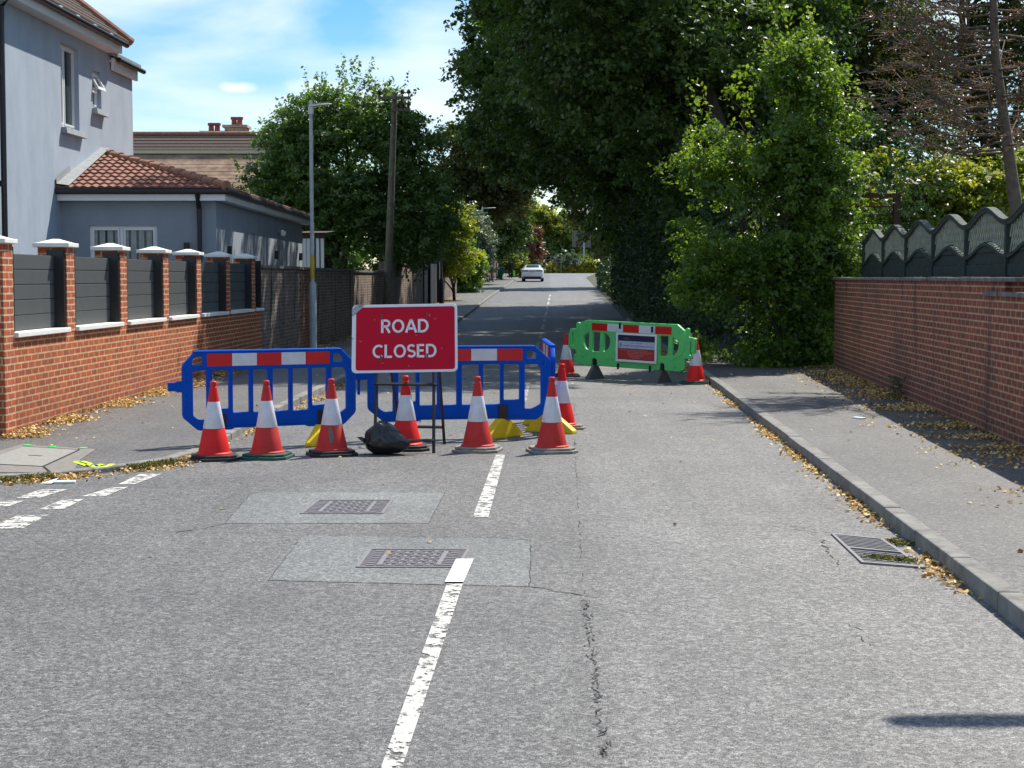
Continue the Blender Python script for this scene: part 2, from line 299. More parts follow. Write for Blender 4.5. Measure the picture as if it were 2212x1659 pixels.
M['lead'] = mat('lead_flashing', (.32, .33, .33), .6, noise=.3, nscale=6)
M['galv'] = mat('galvanised_steel', (.46, .50, .51), .5, noise=.3, nscale=5, metal=.1)
M['lampgrey'] = mat('lamp_grey', (.62, .63, .61), .45, noise=.1)
M['yellow_band'] = mat('yellow_band', (.62, .42, .04), .6)
M['pole'] = mat('weathered_timber', (.19, .17, .12), .9, noise=.5, nscale=7, bump=.4)
M['rust'] = mat('rusty_steel', (.075, .035, .025), .85, noise=.5, nscale=9)
M['fence_green'] = mat('dark_green_timber', (.030, .047, .036), .8, noise=.45, nscale=11, bump=.3)
M['fence_cap'] = mat('sunlit_green_timber', (.09, .105, .082), .85, noise=.4, nscale=9)  # sun on the rail tops put into a paler cap colour
M['trellis'] = mat('trellis_timber_lit', (.34, .36, .29), .85, noise=.4, nscale=9)  # sun-caught lath edges put into the timber colour
M['fence_brown'] = mat('brown_timber', (.13, .08, .06), .85, noise=.4, nscale=5)
M['gate'] = mat('black_gate', (.012, .013, .02), .6)
M['blue'] = mat('blue_plastic', (.0, .085, .52), .5, noise=.2, nscale=3, spec=.12, grime=.05)
M['green'] = mat('green_plastic', (.12, .66, .17), .42, noise=.2, nscale=3, grime=.2)
M['yellow'] = mat('yellow_plastic', (.92, .62, .004), .5, noise=.18, nscale=8, grime=.2)
M['foot_grey'] = mat('grey_rubber', (.12, .115, .105), .85, noise=.4, nscale=8)
M['refl_red'] = mat('reflective_red', (.62, .006, .008), .35, noise=.1, nscale=20)
M['refl_white'] = mat('reflective_white', (.68, .70, .72), .4, noise=.12, nscale=14, grime=.15)
M['cone_red'] = mat('cone_red', (.78, .014, .010), .5, noise=.18, nscale=6, grime=.16, spec=.3)
M['cone_old'] = mat('cone_faded_red', (.60, .035, .028), .6, noise=.25, nscale=7, grime=.2, spec=.3)
M['sleeve'] = mat('cone_sleeve', (.80, .78, .82), .38, noise=.2, nscale=9, grime=.4)
M['rub_black'] = mat('cone_base_black', (.03, .03, .032), .8, noise=.4, nscale=9)
M['rub_grey'] = mat('cone_base_grey', (.30, .28, .24), .9, noise=.35, nscale=9)
M['rub_green'] = mat('cone_base_green', (.02, .11, .075), .8, noise=.4, nscale=9)
M['sign_red'] = mat('sign_red', (.56, .001, .022), .55, noise=.04, nscale=4, grime=.04, spec=.2)
M['sign_white'] = mat('sign_white', (.80, .80, .80), .45, noise=.06, nscale=9)
M['sign_worn'] = mat('sign_worn_corner', (.20, .18, .19), .8, noise=.6, nscale=30, col2=(.5, .48, .5))
M['navy'] = mat('poster_navy', (.012, .02, .07), .3)
M['poster_red'] = mat('poster_red', (.46, .04, .03), .35, noise=.25, nscale=5)
M['poster_pale'] = mat('poster_pale', (.55, .62, .74), .4, noise=.4, nscale=30)
M['poster_ink'] = mat('poster_ink', (.60, .22, .20), .5)
M['poster_blue_ink'] = mat('poster_blue_ink', (.20, .24, .34), .5)
M['iron'] = mat('cast_iron', (.13, .115, .115), .6, noise=.5, nscale=20, metal=.3)
M['iron_worn'] = mat('cast_iron_worn', (.30, .285, .285), .5, noise=.4, nscale=25, metal=.4)
M['pit'] = mat('grate_gap', (.006, .006, .007), .9)
M['spray'] = worn_paint('yellow_spray', (.62, .95, .02), .60)
M['spray_g'] = worn_paint('green_spray', (.05, .85, .12), .64)
M['cover'] = mat('cover_concrete', (.30, .285, .25), .9, noise=.25, nscale=12, bump=.3)
M['cover2'] = mat('cover_surround', (.235, .21, .185), .9, noise=.3, nscale=12)
M['paper'] = mat('white_litter', (.75, .8, .84), .6)
M['bark'] = mat('bark', (.085, .068, .05), .95, noise=.5, nscale=10, bump=.7)
M['bark2'] = mat('bark_grey_brown', (.17, .13, .10), .95, noise=.5, nscale=10, bump=.7)
M['carwhite'] = mat('car_white', (.78, .82, .84), .18, coat=.8)
M['tyre'] = mat('tyre', (.012, .012, .012), .85)
M['tail'] = mat('tail_lamp', (.22, .01, .03), .2)
M['chrome'] = mat('rim_metal', (.5, .5, .5), .3, metal=.9)
M['cloth'] = mat('dark_cloth', (.012, .012, .016), .9, noise=.3, nscale=20)
M['skin'] = mat('skin', (.35, .2, .14), .6)
M['lime'] = mat('lime_fabric', (.28, .85, .10), .6)
M['bin'] = mat('bin_green', (.015, .11, .045), .5)
M['cream'] = mat('cream_fascia', (.62, .56, .38), .8)
M['pot'] = mat('chimney_pot', (.28, .07, .05), .85)
M['signback'] = mat('sign_back', (.17, .14, .12), .7)
M['scrape'] = mat('grey_scrape', (.22, .17, .15), .85, noise=.4, nscale=30)
M['signbrace'] = mat('sign_brace', (.17, .165, .13), .7)
M['hair'] = mat('hair', (.01, .008, .007), .7)
# ------------------------------------------------------------------ ground, road, kerbs
def sheet(name, left, right, ds, dz, m, cols=1):
    b = MB()
    for d in ds:
        a, c = left(d), right(d)
        for i in range(cols+1): b.v.append((a+(c-a)*i/cols, d, gz(d)+dz))
    n = cols+1
    for j in range(len(ds)-1):
        for i in range(cols): b.f.append((j*n+i, j*n+i+1, (j+1)*n+i+1, (j+1)*n+i)); b.m.append(0)
    return tag(b.build(name, m, fix=False), kind='structure')
DS = [-60, -20, 0, 20, 45]+list(range(50, 206, 4))+[300, 600, 900]
sheet('ground', lambda d: -500, lambda d: 500, DS, -.03, M['grass'])
def KR(d): return 2.20+.0415*d if d < 24 else RX(3.05+(.0*d), d) if d > 30 else (2.20+.0415*d)*(30-d)/6+RX(3.05, d)*(d-24)/6
KRs = [(KR(d), d) for d in (-14, -8, -2, 4, 8, 12, 16, 20, 24, 27, 30, 34, 38, 42, 46, 52, 58)]
KL = [(-24, 12.6), (-12, 12.85), (-6.5, 13.05), (-4.38, 13.2), (-4.03, 13.38), (-3.71, 13.68), (-3.44, 14.05), (-3.2, 14.5), (-3.06, 15.2), (-3.02, 16.6), (RX(-2.98, 18.5), 18.5), (RX(-3.0, 24), 24), (RX(-3.05, 34), 34), (RX(-3.1, 45), 45)]
KLs = KL+[(RX(-3.1-.0022*(d-45), d), d) for d in (50, 56, 62, 68, 74, 80, 88, 96, 104, 112, 120, 130, 140, 150, 160)]
def klx(d):
    for (x0, y0), (x1, y1) in zip(KLs[5:], KLs[6:]):
        if y0 <= d <= y1: return x0+(x1-x0)*(d-y0)/(y1-y0)
    return KLs[-1][0]
def hp(y):                                                        # left pavement height: it dips to a low kerb at the corner
    t = min(1, max(0, (y-14.6)/4.6)); return .045+.055*t*t*(3-2*t)
# road: near field incl. the side road mouth, then a strip over the rise
b = MB()
near = [(-40, -14), (KRs[0][0], -14)]+[(x, y) for x, y in KRs[1:13]]
near += [(KR(45), 45), (klx(45), 45)]+[(x, y) for x, y in reversed(KL[:-1])]+[(-40, 12.8)]
b.add([(x, y, 0) for x, y in near], [tuple(range(len(near)))])
o = b.build('road', M['road'], fix=False); tag(o, kind='structure')
bm = bmesh.new(); bm.from_mesh(o.data); bmesh.ops.triangulate(bm, faces=bm.faces, ngon_method='EAR_CLIP'); bm.to_mesh(o.data); bm.free()
ds = [45]+list(range(49, 205, 4))
sheet('road', lambda d: klx(d) if d < 158 else klx(158)-(d-158)*.5, lambda d: RX(3.05, d)+max(0, d-150)*.06, ds, .0, M['road'])
def kerb(path, side, skip=()):
    b = MB(); bb = MB(); L_ = 0; random.seed(3)
    for (x0, y0), (x1, y1) in zip(path, path[1:]):
        l = math.hypot(x1-x0, y1-y0); n = max(1, round(l/.914))
        for i in range(n):
            t0, t1 = i/n, (i+1)/n; g = .009/l
            p = (x0+(x1-x0)*(t0+g), y0+(y1-y0)*(t0+g)); q = (x0+(x1-x0)*(t1-g), y0+(y1-y0)*(t1-g))
            j = random.uniform(-.004, .004); a, c = (j, .125+j) if side > 0 else (-.125+j, j)
            jz = random.uniform(.002, .007); h0, h1 = gz(p[1]), gz(q[1]); k0_, k1_ = (hp(p[1]), hp(q[1])) if side < 0 else (.1, .1)
            b.lbox(p, q, a, c, h0-.05, h0+k0_+jz, h1-.05, h1+k1_+jz)
        h0, h1 = gz(y0), gz(y1); bb.lbox((x0, y0), (x1, y1), *((.012, .12) if side > 0 else (-.12, -.012)), h0-.05, h0+(hp(y0) if side < 0 else .1)-.012, h1-.05, h1+(hp(y1) if side < 0 else .1)-.012)
    b.f, b.m = b.f+[tuple(i+len(b.v) for i in f) for f in bb.f], b.m+[1]*len(bb.f); b.v += bb.v
    return tag(b.build('kerb', [M['kerb'], M['crack']], bevel=.012), kind='structure')
kerb(KRs, 1); kerb(KLs, -1)
# pavements at +0.095
wl = lambda d: RX(WX, d)-.1
def kxl(y):
    for (x0, y0), (x1, y1) in zip(KLs, KLs[1:]):
        if y0 <= y <= y1: return x0+(x1-x0)*(y-y0)/(y1-y0)
b = MB(); rows = [12.75+.1*i for i in range(34)]+[16.2+.4*i for i in range(10)]+list(range(21, 46, 3))
for y in rows:
    a_ = -24 if y < 16.0 else wl(y); c_ = kxl(max(y-.1, 12.61) if y < 14.5 else y)-(.05 if y < 14.5 else .118)
    for i in range(7): b.v.append((a_+(c_-a_)*i/6, y, hp(y)-.002))
for j_ in range(len(rows)-1):
    for i in range(6): b.f.append((j_*7+i, j_*7+i+1, j_*7+8+i, j_*7+7+i)); b.m.append(0)
tag(b.build('pavement', M['pave'], fix=False), kind='structure')
sheet('pavement', wl, lambda d: klx(d)-.12, [45]+list(range(49, 161, 4)), .097, M['pave'])
def RW(d): return 3.86+.07*d                                    # garden wall face on the right
sheet('pavement', lambda d: KR(d)+.12, lambda d: (RW(d)+.05 if d < 29 else RW(29)+.05+(d-29)*.05), [-14, -8, -2, 4, 8, 12, 16, 20, 24, 27, 30, 34, 38, 42, 45], .097, M['pave'])
# markings
def poly_flat(name, pts, z, m, lab=None):
    b = MB(); b.add([(x, y, gz(y)+z) for x, y in pts], [tuple(range(len(pts)))])
    return b.build(name, m, fix=False)
def px_poly(pts, z=0): return [G(x, y, z)[:2] for x, y in pts]
MARK = MB()
def quad(pts, z=.004, m=0): MARK.add([(x, y, gz(y)+z) for x, y in pts], [tuple(range(len(pts)))], m)
quad(px_poly([(820, 1668), (866, 1668), (1000, 1262), (965, 1262)]), m=0)                       # near dash
quad(px_poly([(961, 1261), (1001, 1261), (1023, 1211), (985, 1211)]), z=.012, m=1)                # repainted end over the cover
quad(px_poly([(1021, 1118), (1055, 1118), (1091, 983), (1071, 983)]), m=0)
quad(px_poly([(1127, 868), (1137, 868), (1145, 828), (1138, 828)]), m=2)
for d0 in (32.5, 38.5, 44.5, 50.5, 56.5, 62.5, 68.5, 74.5, 80.5, 86.5):
    for k in range(4):
        a, c = d0+k, d0+k+1
        MARK.add([(RX(.0-.05, a), a, gz(a)+.004), (RX(.05, a), a, gz(a)+.004), (RX(.05, c), c, gz(c)+.004), (RX(-.05, c), c, gz(c)+.004)], [(0, 1, 2, 3)], 0 if d0 > 60 else 2)
for q in ([(255, 1047), (290, 1047), (350, 1024.5), (303, 1024.5)], [(176, 1073), (226, 1073), (277, 1053), (240, 1054)], [(82, 1102), (139, 1100), (181, 1079), (136, 1080)],
          [(-30, 1144), (50, 1142), (105, 1113), (36, 1115)], [(34, 1077), (84, 1077), (146, 1058), (88, 1058)], [(-30, 1095), (20, 1094.5), (52, 1082.5), (-4, 1083)]):
    quad(px_poly(q), m=0)
tag(MARK.build('road_markings', [M['line'], M['line_new'], M['line_old']], fix=False), kind='structure')
# patches round the covers
PM = MB()
P1 = px_poly([(486, 1131), (925, 1131), (961, 1064), (560, 1064), (540, 1069)]); P2 = px_poly([(580, 1254), (1144, 1268), (1146, 1168), (1080, 1163), (655, 1157)])
PM.add([(x, y, .002) for x, y in P1], [tuple(range(len(P1)))]); PM.add([(x, y, .002) for x, y in P2], [tuple(range(len(P2)))])
tag(PM.build('road_patch', M['patch'], fix=False), kind='structure')
CK = MB()
def crack(pts, w=.008, seed=1, z=.003, jag=.02, dens=4, skip=0):
    random.seed(seed); out = []
    for (x0, y0), (x1, y1) in zip(pts, pts[1:]):
        n = max(1, int(math.hypot(x1-x0, y1-y0)*dens*3))
        for i in range(n):
            t = i/n; out.append((x0+(x1-x0)*t+random.uniform(-jag, jag)*(i > 0), y0+(y1-y0)*t+random.uniform(-jag, jag)*(i > 0)))
    out.append(pts[-1])
    for p, q in zip(out, out[1:]):
        if random.random() < skip: continue
        dx, dy = q[0]-p[0], q[1]-p[1]; l = math.hypot(dx, dy)+1e-6; ww = w*random.uniform(.3, 1.3); nx, ny = -dy/l*ww, dx/l*ww
        CK.add([(p[0]-nx, p[1]-ny, gz(p[1])+z), (p[0]+nx, p[1]+ny, gz(p[1])+z), (q[0]+nx, q[1]+ny, gz(q[1])+z), (q[0]-nx, q[1]-ny, gz(q[1])+z)], [(0, 1, 2, 3)])
crack(P1+[P1[0]], .0028, 2, jag=.006, skip=.15); crack(P2+[P2[0]], .003, 3, jag=.008, skip=.15)
crack(px_poly([(486, 1131), (440, 1142), (380, 1150)]), .006, 4)
for s in range(6):
    random.seed(40+s); xs = random.uniform(-14, 14)
    crack(px_poly([(1262+xs, 1290), (1272+xs, 1330), (1281+xs, 1400), (1290+xs*.8, 1480), (1300+xs*.9, 1560), (1312+xs, 1665)]), .0032, 50+s, jag=.018, dens=10, skip=.76)
crack(px_poly([(1240, 860), (1243, 1000), (1255, 1200), (1262, 1290)]), .003, 8, jag=.008, skip=.55)
crack(px_poly([(1660, 1128), (1720, 1138), (1795, 1152)]), .0035, 9, jag=.015, dens=8, skip=.25); crack(px_poly([(1668, 1136), (1730, 1146), (1800, 1158)]), .0035, 10, jag=.015, dens=8, skip=.25)
crack(px_poly([(1775, 1165), (1790, 1195), (1812, 1220)]), .005, 11, jag=.02, dens=8, skip=.2)
crack(px_poly([(1822, 1343), (1870, 1366), (1905, 1370), (1960, 1372)]), .0035, 12, jag=.015, dens=8, skip=.25); crack(px_poly([(1855, 1372), (1880, 1395)]), .0035, 13, jag=.015, dens=8, skip=.25)
crack(px_poly([(1146, 1268), (1290, 1292)]), .006, 14, jag=.02)
tag(CK.build('road_crack', M['crack_soft'], fix=False), kind='structure')
# ------------------------------------------------------------------ covers, grate
def manhole(px4, label):
    c = [G(x, y)[:2] for x, y in px4]; cx = sum(p[0] for p in c)/4; cy = sum(p[1] for p in c)/4
    t = thing('manhole_cover', label, 'manhole cover', (cx, cy, 0), group='square manhole covers in the road')
    def bl(u, v): a = [c[0][k]*(1-u)+c[1][k]*u for k in (0, 1)]; b_ = [c[3][k]*(1-u)+c[2][k]*u for k in (0, 1)]; return [a[k]*(1-v)+b_[k]*v for k in (0, 1)]
    def q(B, u0, u1, v0, v1, z0, z1, m=0):
        P = [bl(u0, v0), bl(u1, v0), bl(u1, v1), bl(u0, v1)]
        B.prism([tuple(p) for p in P], z0, z1, m)
    B = MB(); q(B, 0, 1, 0, 1, .0, .004); B.build('lid', M['iron'], t)
    B = MB()
    for e in ((0, 1, 0, .035), (0, 1, .965, 1), (0, .035, .04, .96), (.965, 1, .04, .96)): q(B, *e, .0045, .008)
    B.build('frame', M['iron_worn'], t)
    B = MB(); random.seed(5)
    for i in range(9):
        for j in range(9):
            u, v = .09+i*.093, .09+j*.093
            if (i in (0, 8)): q(B, u, u+.075, v, v+.045, .0045, .0085)
            elif (i+j) % 2: q(B, u, u+.085, v+.01, v+.04, .0045, .0085)
            else: q(B, u+.02, u+.055, v-.02, v+.07, .0045, .0085)
    for u in (.19, .76): q(B, u, u+.045, .12, .88, .0046, .009)
    B.build('tread_pattern', M['iron_worn'], t)
    return t
manhole([(647, 1111), (828, 1111), (850, 1081), (686, 1081)], 'worn square manhole cover in the farther concrete patch, left of the centre line')
manhole([(768, 1227), (992, 1227), (1016, 1188), (797, 1187)], 'worn square manhole cover whose corner is crossed by white centre line paint')
g4 = [G(x, y)[:2] for x, y in ((1861, 1218), (2000, 1229), (1905, 1166), (1795, 1155))]
t = thing('gully_grate', 'iron drain grate with slanting bars beside the kerb, moss growing in it', 'drain grate', (g4[0][0], g4[0][1], 0))
def gb(u, v): a = [g4[0][k]*(1-u)+g4[1][k]*u for k in (0, 1)]; b_ = [g4[3][k]*(1-u)+g4[2][k]*u for k in (0, 1)]; return (a[0]*(1-v)+b_[0]*v, a[1]*(1-v)+b_[1]*v)
B = MB(); B.add([(*gb(u, v), .001) for u, v in ((0, 0), (1, 0), (1, 1), (0, 1))], [(0, 1, 2, 3)]); B.build('pit', M['pit'], t)
B = MB()
for e in ((0, .06, 0, 1), (.94, 1, 0, 1), (.06, .94, 0, .035), (.06, .94, .965, 1), (.06, .94, .485, .515)):
    B.prism([gb(e[0], e[2]), gb(e[1], e[2]), gb(e[1], e[3]), gb(e[0], e[3])], .002, .012)
B.build('frame', M['iron_worn'], t)
B = MB()
for i in range(16):
    v = .06+i*.057
    if abs(v+.015-.5) < .03: continue
    B.prism([gb(.06, v+.012), gb(.94, v-.010), gb(.94, v+.008), gb(.06, v+.030)], .002, .010)
B.build('bars', M['iron_worn'], t)
# pavement cover on the left with sprayed marks
zc = .05
def flat(name, pts, z, m, parent): b = MB(); b.add([(x, y, hp(y)+z-.1) for x, y in px_poly(pts, zc)], [tuple(range(len(pts)))]); return b.build(name, m, parent, fix=False)
x0, y0, _ = G(80, 980, zc)
t = thing('inspection_cover', 'pale concrete inspection cover with brown surround in the pavement by the curved kerb', 'inspection cover', (x0, y0, zc))
flat('surround', [(-40, 1019), (-40, 984), (45, 961), (207, 970), (172, 993), (160, 1014), (109, 1019.5)], .102, M['cover2'], t)
flat('lid', [(-25, 1001), (-30, 992), (53, 965.5), (170, 972.3), (93, 1006.9)], .105, M['cover'], t)
B = MB()
for a, c in (((-40, 1000.6), (93, 1007.2)), ((93, 1007.2), (171, 972)), ((171, 972), (53, 965.2)), ((94, 1007.5), (108, 1019))):
    p, q = G(*a, zc), G(*c, zc); B.lbox(p, q, -.010, .010, hp(p[1])+.001, hp(p[1])+.006, hp(q[1])+.001, hp(q[1])+.006)
p, q = G(62, 983.7, zc), G(90, 985, zc); B.lbox(p, q, -.02, .02, hp(p[1])+.004, hp(p[1])+.007)
B.build('joint', M['crack'], t)
B = MB()
def spray(pts, w, m=0):
    P = [G(x, y, zc)[:2] for x, y in pts]
    for p, q in zip(P, P[1:]): B.lbox(p, q, -w, w, hp(p[1])+.0035, hp(p[1])+.006, hp(q[1])+.0035, hp(q[1])+.006, m=m)
spray([(159, 997), (176, 996), (195, 1001), (188, 1006), (173, 1001), (160, 998)], .022); spray([(200, 1008), (212, 1004), (222, 1002.5)], .03); spray([(221, 1008.5), (234, 1006), (243, 1002)], .025); spray([(205, 1004), (214, 1007.5)], .02)
B.build('painted_mark', M['spray'], None, fix=False)
tag(bpy.data.objects['painted_mark'], 'yellow-green sprayed survey symbols on the pavement near the curved kerb', 'paint mark')
for i, (xx, yy) in enumerate(((59.5, 962.7), (114, 965.6), (178.6, 968.2))):
    B = MB(); p, q = G(xx-7.5, yy-.3, zc), G(xx+7.5, yy+.3, zc); B.lbox(p, q, -.03, .03, hp(p[1])+.004, hp(p[1])+.008)
    tag(B.build('painted_dash', M['spray_g'], fix=False), ('first', 'middle', 'last')[i]+' green sprayed dash from the left along the inspection cover', 'paint mark', group='green sprayed dashes by the inspection cover')
B = MB(); p = G(118, 1044); q = G(163, 1043); B.lbox(p, q, -.04, .05, .003, .02); B.add([(p[0]-.12, p[1]-.02, .002), (p[0], p[1]-.08, .01), (p[0]+.02, p[1]+.06, .04), (p[0]-.06, p[1]+.09, .01)], [(0, 1, 2, 3)])
tag(B.build('paper_scrap', M['paper']), 'crumpled white litter lying among leaves by the left kerb', 'litter')
B = MB(); p = G(2085-480, 903, .1); q = G(2085-442, 905, .1)
B = MB(); p = G(1845, 903, .1); q = G(1868, 905, .1); B.lbox(p, q, -.03, .04, .099, .115)
tag(B.build('paper_scrap', M['paper']), 'small white scrap on the right pavement at the shadow edge', 'litter')
# ------------------------------------------------------------------ left boundary wall with panels
def WP(d, o=0): return (RX(WX, d)+o, d)
def wd(px): return (-5.83)/((px-CX)/F-SL)                     # distance at which the wall line crosses picture column px
PD = [16.4, 18.5, 20.75, 22.98, 25.08, 27.3, 29.55]
t = thing('boundary_wall', 'new red brick boundary wall with grey infill panels and white capped piers', 'wall', (RX(WX, 16), 16, 0))
B = MB(); B.lbox(WP(16.24), WP(30.3), -.34, 0, 0, 1.10)
B.lbox((RX(WX, 16.3)-.33, 16.25), (RX(WX, 16.3)-9, 16.15), -.0, .33, 0, 1.10)
B.build('brickwork', M['red_brick'], t)
for i, d in enumerate(PD):
    B = MB(); B.lbox(WP(d-.15), WP(d+.15), -.336, .004, 1.10 if i else 0.0, 2.10)
    p = B.build('pier', M['pier_brick'], t)
    B = MB(); x, y = WP(d, -.166)
    for s, z0, z1 in ((.215, 2.10, 2.15),): B.prism([(x-s, y-s), (x+s, y-s), (x+s, y+s), (x-s, y+s)], z0, z1)
    s = .185; B.add([(x-s, y-s, 2.15), (x+s, y-s, 2.15), (x+s, y+s, 2.15), (x-s, y+s, 2.15), (x-.03, y-.03, 2.20), (x+.03, y-.03, 2.20), (x+.03, y+.03, 2.20), (x-.03, y+.03, 2.20)], [(0, 1, 5, 4), (1, 2, 6, 5), (2, 3, 7, 6), (3, 0, 4, 7), (4, 5, 6, 7)])
    B.build('cap', M['white_stone'], p, bevel=.008)
for i, d in enumerate(PD):
    e = PD[i+1] if i+1 < len(PD) else 30.45
    a, c = d+.155, e-(.155 if i+1 < len(PD) else .1)
    B = MB(); k = 5; z0, z1 = 1.16, 2.0
    for j in range(k): B.lbox(WP(a+.06), WP(c-.06), -.175, -.125, z0+(z1-z0)*j/k+.004, z0+(z1-z0)*(j+1)/k-.004)
    pn = B.build('panel', M['panel'], t, bevel=.004)
    B = MB(); B.lbox(WP(a-.008), WP(a+.06), -.21, -.008, 1.157, 2.07); B.lbox(WP(c-.06), WP(c+.008), -.21, -.008, 1.157, 2.07); B.lbox(WP(a+.06), WP(c-.06), -.158, -.142, z0, z1)
    B.build('panel_frame', M['black'], pn)
    B = MB(); B.lbox(WP(a+.0), WP(c-.0), -.30, .05, 1.10, 1.155); B.build('sill', M['white_stone'], t, bevel=.008)
# ------------------------------------------------------------------ older brown wall beyond
t = thing('brown_wall', 'old weathered brown brick wall with concrete coping behind the lamp and timber pole', 'wall', (RX(WX, 31), 31, 0))
B = MB(); C2 = MB()
segs = [(30.32, 34.8, 1.93), (36.9, 43.2, 1.92), (43.2, 52, 1.9), (52, 66, 2.22)]
for a, c, z in segs:
    h0, h1 = gz(a), gz(c); B.lbox(WP(a), WP(c), -.25, .0, h0, z, h1, z); C2.lbox(WP(a-.02), WP(c), -.29, .04, z, z+.06)
B.build('brickwork', M['old_brick'], t); C2.build('coping', M['coping'], t)
B = MB(); B.lbox(WP(34.8), WP(36.9), -.27, .03, 0, 1.92); B.build('red_panel', M['old_pier'], t)
B = MB(); B.lbox(WP(34.8), WP(36.9), -.31, .07, 1.92, 1.98); B.build('coping', M['coping'], t)
t = thing('brown_wall', 'short brown brick wall between the black gate and the bright green bush', 'wall', (RX(WX, 75), 75, gz(75)))
B = MB(); B.lbox(WP(75), WP(87.5), -.25, .0, gz(75), 2.2, gz(87.5), 2.24); B.build('brickwork', M['old_brick'], t)
B = MB(); B.lbox(WP(74.9), WP(87.6), -.29, .04, 2.2, 2.27, 2.24, 2.31); B.build('coping', M['coping'], t)
t = thing('gate', 'tall black gate with two posts in the brown brick wall', 'gate', (RX(WX, 66), 66, gz(66)))
B = MB(); B.lbox(WP(66.9), WP(74.2), -.12, -.05, gz(67), 2.35, gz(74), 2.4); B.build('gate_leaf', M['gate'], t)
for d in (66.4, 69.5, 74.5): B = MB(); B.lbox(WP(d-.25), WP(d+.25), -.3, .05, gz(d), 2.75 if d < 70 else 2.55); B.build('post', M['gate'], t)
# brown fence further up + posts
t = thing('wooden_fence', 'brown boarded fence along the far left pavement behind the person', 'fence', (RX(WX, 112), 112, gz(112)))
for a, c in ((114, 123), (124, 131), (132, 141), (142, 150)):
    B = MB(); B.lbox(WP(a), WP(c), -.1, 0, gz(a), gz(a)+1.65, gz(c), gz(c)+1.65); B.build('fence_panel', M['fence_brown'], t)
for d in (113.3, 123.5, 131.5, 141.5): B = MB(); B.lbox(WP(d-.35), WP(d+.35), -.2, .1, gz(d), gz(d)+1.9); B.build('post', M['old_pier'], t)
for d, w in ((108.5, 'nearer'), (112.4, 'farther')):
    B = MB(); x, y = WP(d, .1); B.tube([(x, y, gz(y)), (x, y, gz(y)+2.9)], .1, 8)
    tag(B.build('dark_post', M['gate']), w+' of two dark upright posts beyond the bright green bush', 'post', group='dark posts by the far left pavement')
# ------------------------------------------------------------------ big house
def HP(d, o=0): return (-9.62+SL*d+o, d)
def facade(name, p, q, z0, z1, holes, th, m, parent):
    # wall along p->q with rectangular holes (u0,u1,z0,z1) in metres; outer face at lateral 0, body to -th
    B = MB(); dx, dy = q[0]-p[0], q[1]-p[1]; l = math.hypot(dx, dy)
    us = sorted({0, l}|{h[0] for h in holes}|{h[1] for h in holes}); zs = sorted({z0, z1}|{h[2] for h in holes}|{h[3] for h in holes})
    nx, ny = dy/l, -dx/l
    def P(u, z, o): return (p[0]+dx*u/l+nx*o, p[1]+dy*u/l+ny*o, z)
    def solid(u, z): return not any(h[0] < u < h[1] and h[2] < z < h[3] for h in holes)
    for a, c in zip(us, us[1:]):
        for e, f in zip(zs, zs[1:]):
            if solid((a+c)/2, (e+f)/2):
                B.add([P(a, e, 0), P(c, e, 0), P(c, f, 0), P(a, f, 0)], [(0, 1, 2, 3)])
    for u0, u1, a, c in holes:
        for P4 in ([P(u0, a, 0), P(u0, c, 0), P(u0, c, -th), P(u0, a, -th)], [P(u1, a, 0), P(u1, a, -th), P(u1, c, -th), P(u1, c, 0)],
                   [P(u0, c, 0), P(u1, c, 0), P(u1, c, -th), P(u0, c, -th)], [P(u0, a, 0), P(u0, a, -th), P(u1, a, -th), P(u1, a, 0)]):
            B.add(P4, [(0, 1, 2, 3)])
    B.add([P(0, z0, 0), P(0, z1, 0), P(0, z1, -th), P(0, z0, -th)], [(0, 1, 2, 3)]); B.add([P(l, z0, 0), P(l, z1, 0), P(l, z1, -th), P(l, z0, -th)], [(0, 1, 2, 3)])
    return B.build(name, m, parent, fix=False), P
hs = thing('house', 'two storey blue-grey rendered house with a low tiled extension behind the red wall', 'house', (-8.7, 26, 0))
q0, q1 = HP(20.0), HP(35.2)
L0 = math.hypot(q1[0]-q0[0], q1[1]-q0[1]); k0 = L0/15.2
h1 = ((30.18-20)*k0, (31.3-20)*k0, 4.66, 6.27); h2 = ((32.2-20)*k0, (32.82-20)*k0, 5.24, 6.02)
w, P = facade('wall', q0, q1, 0, 6.58, [h1, h2], .2, M['house'], hs)
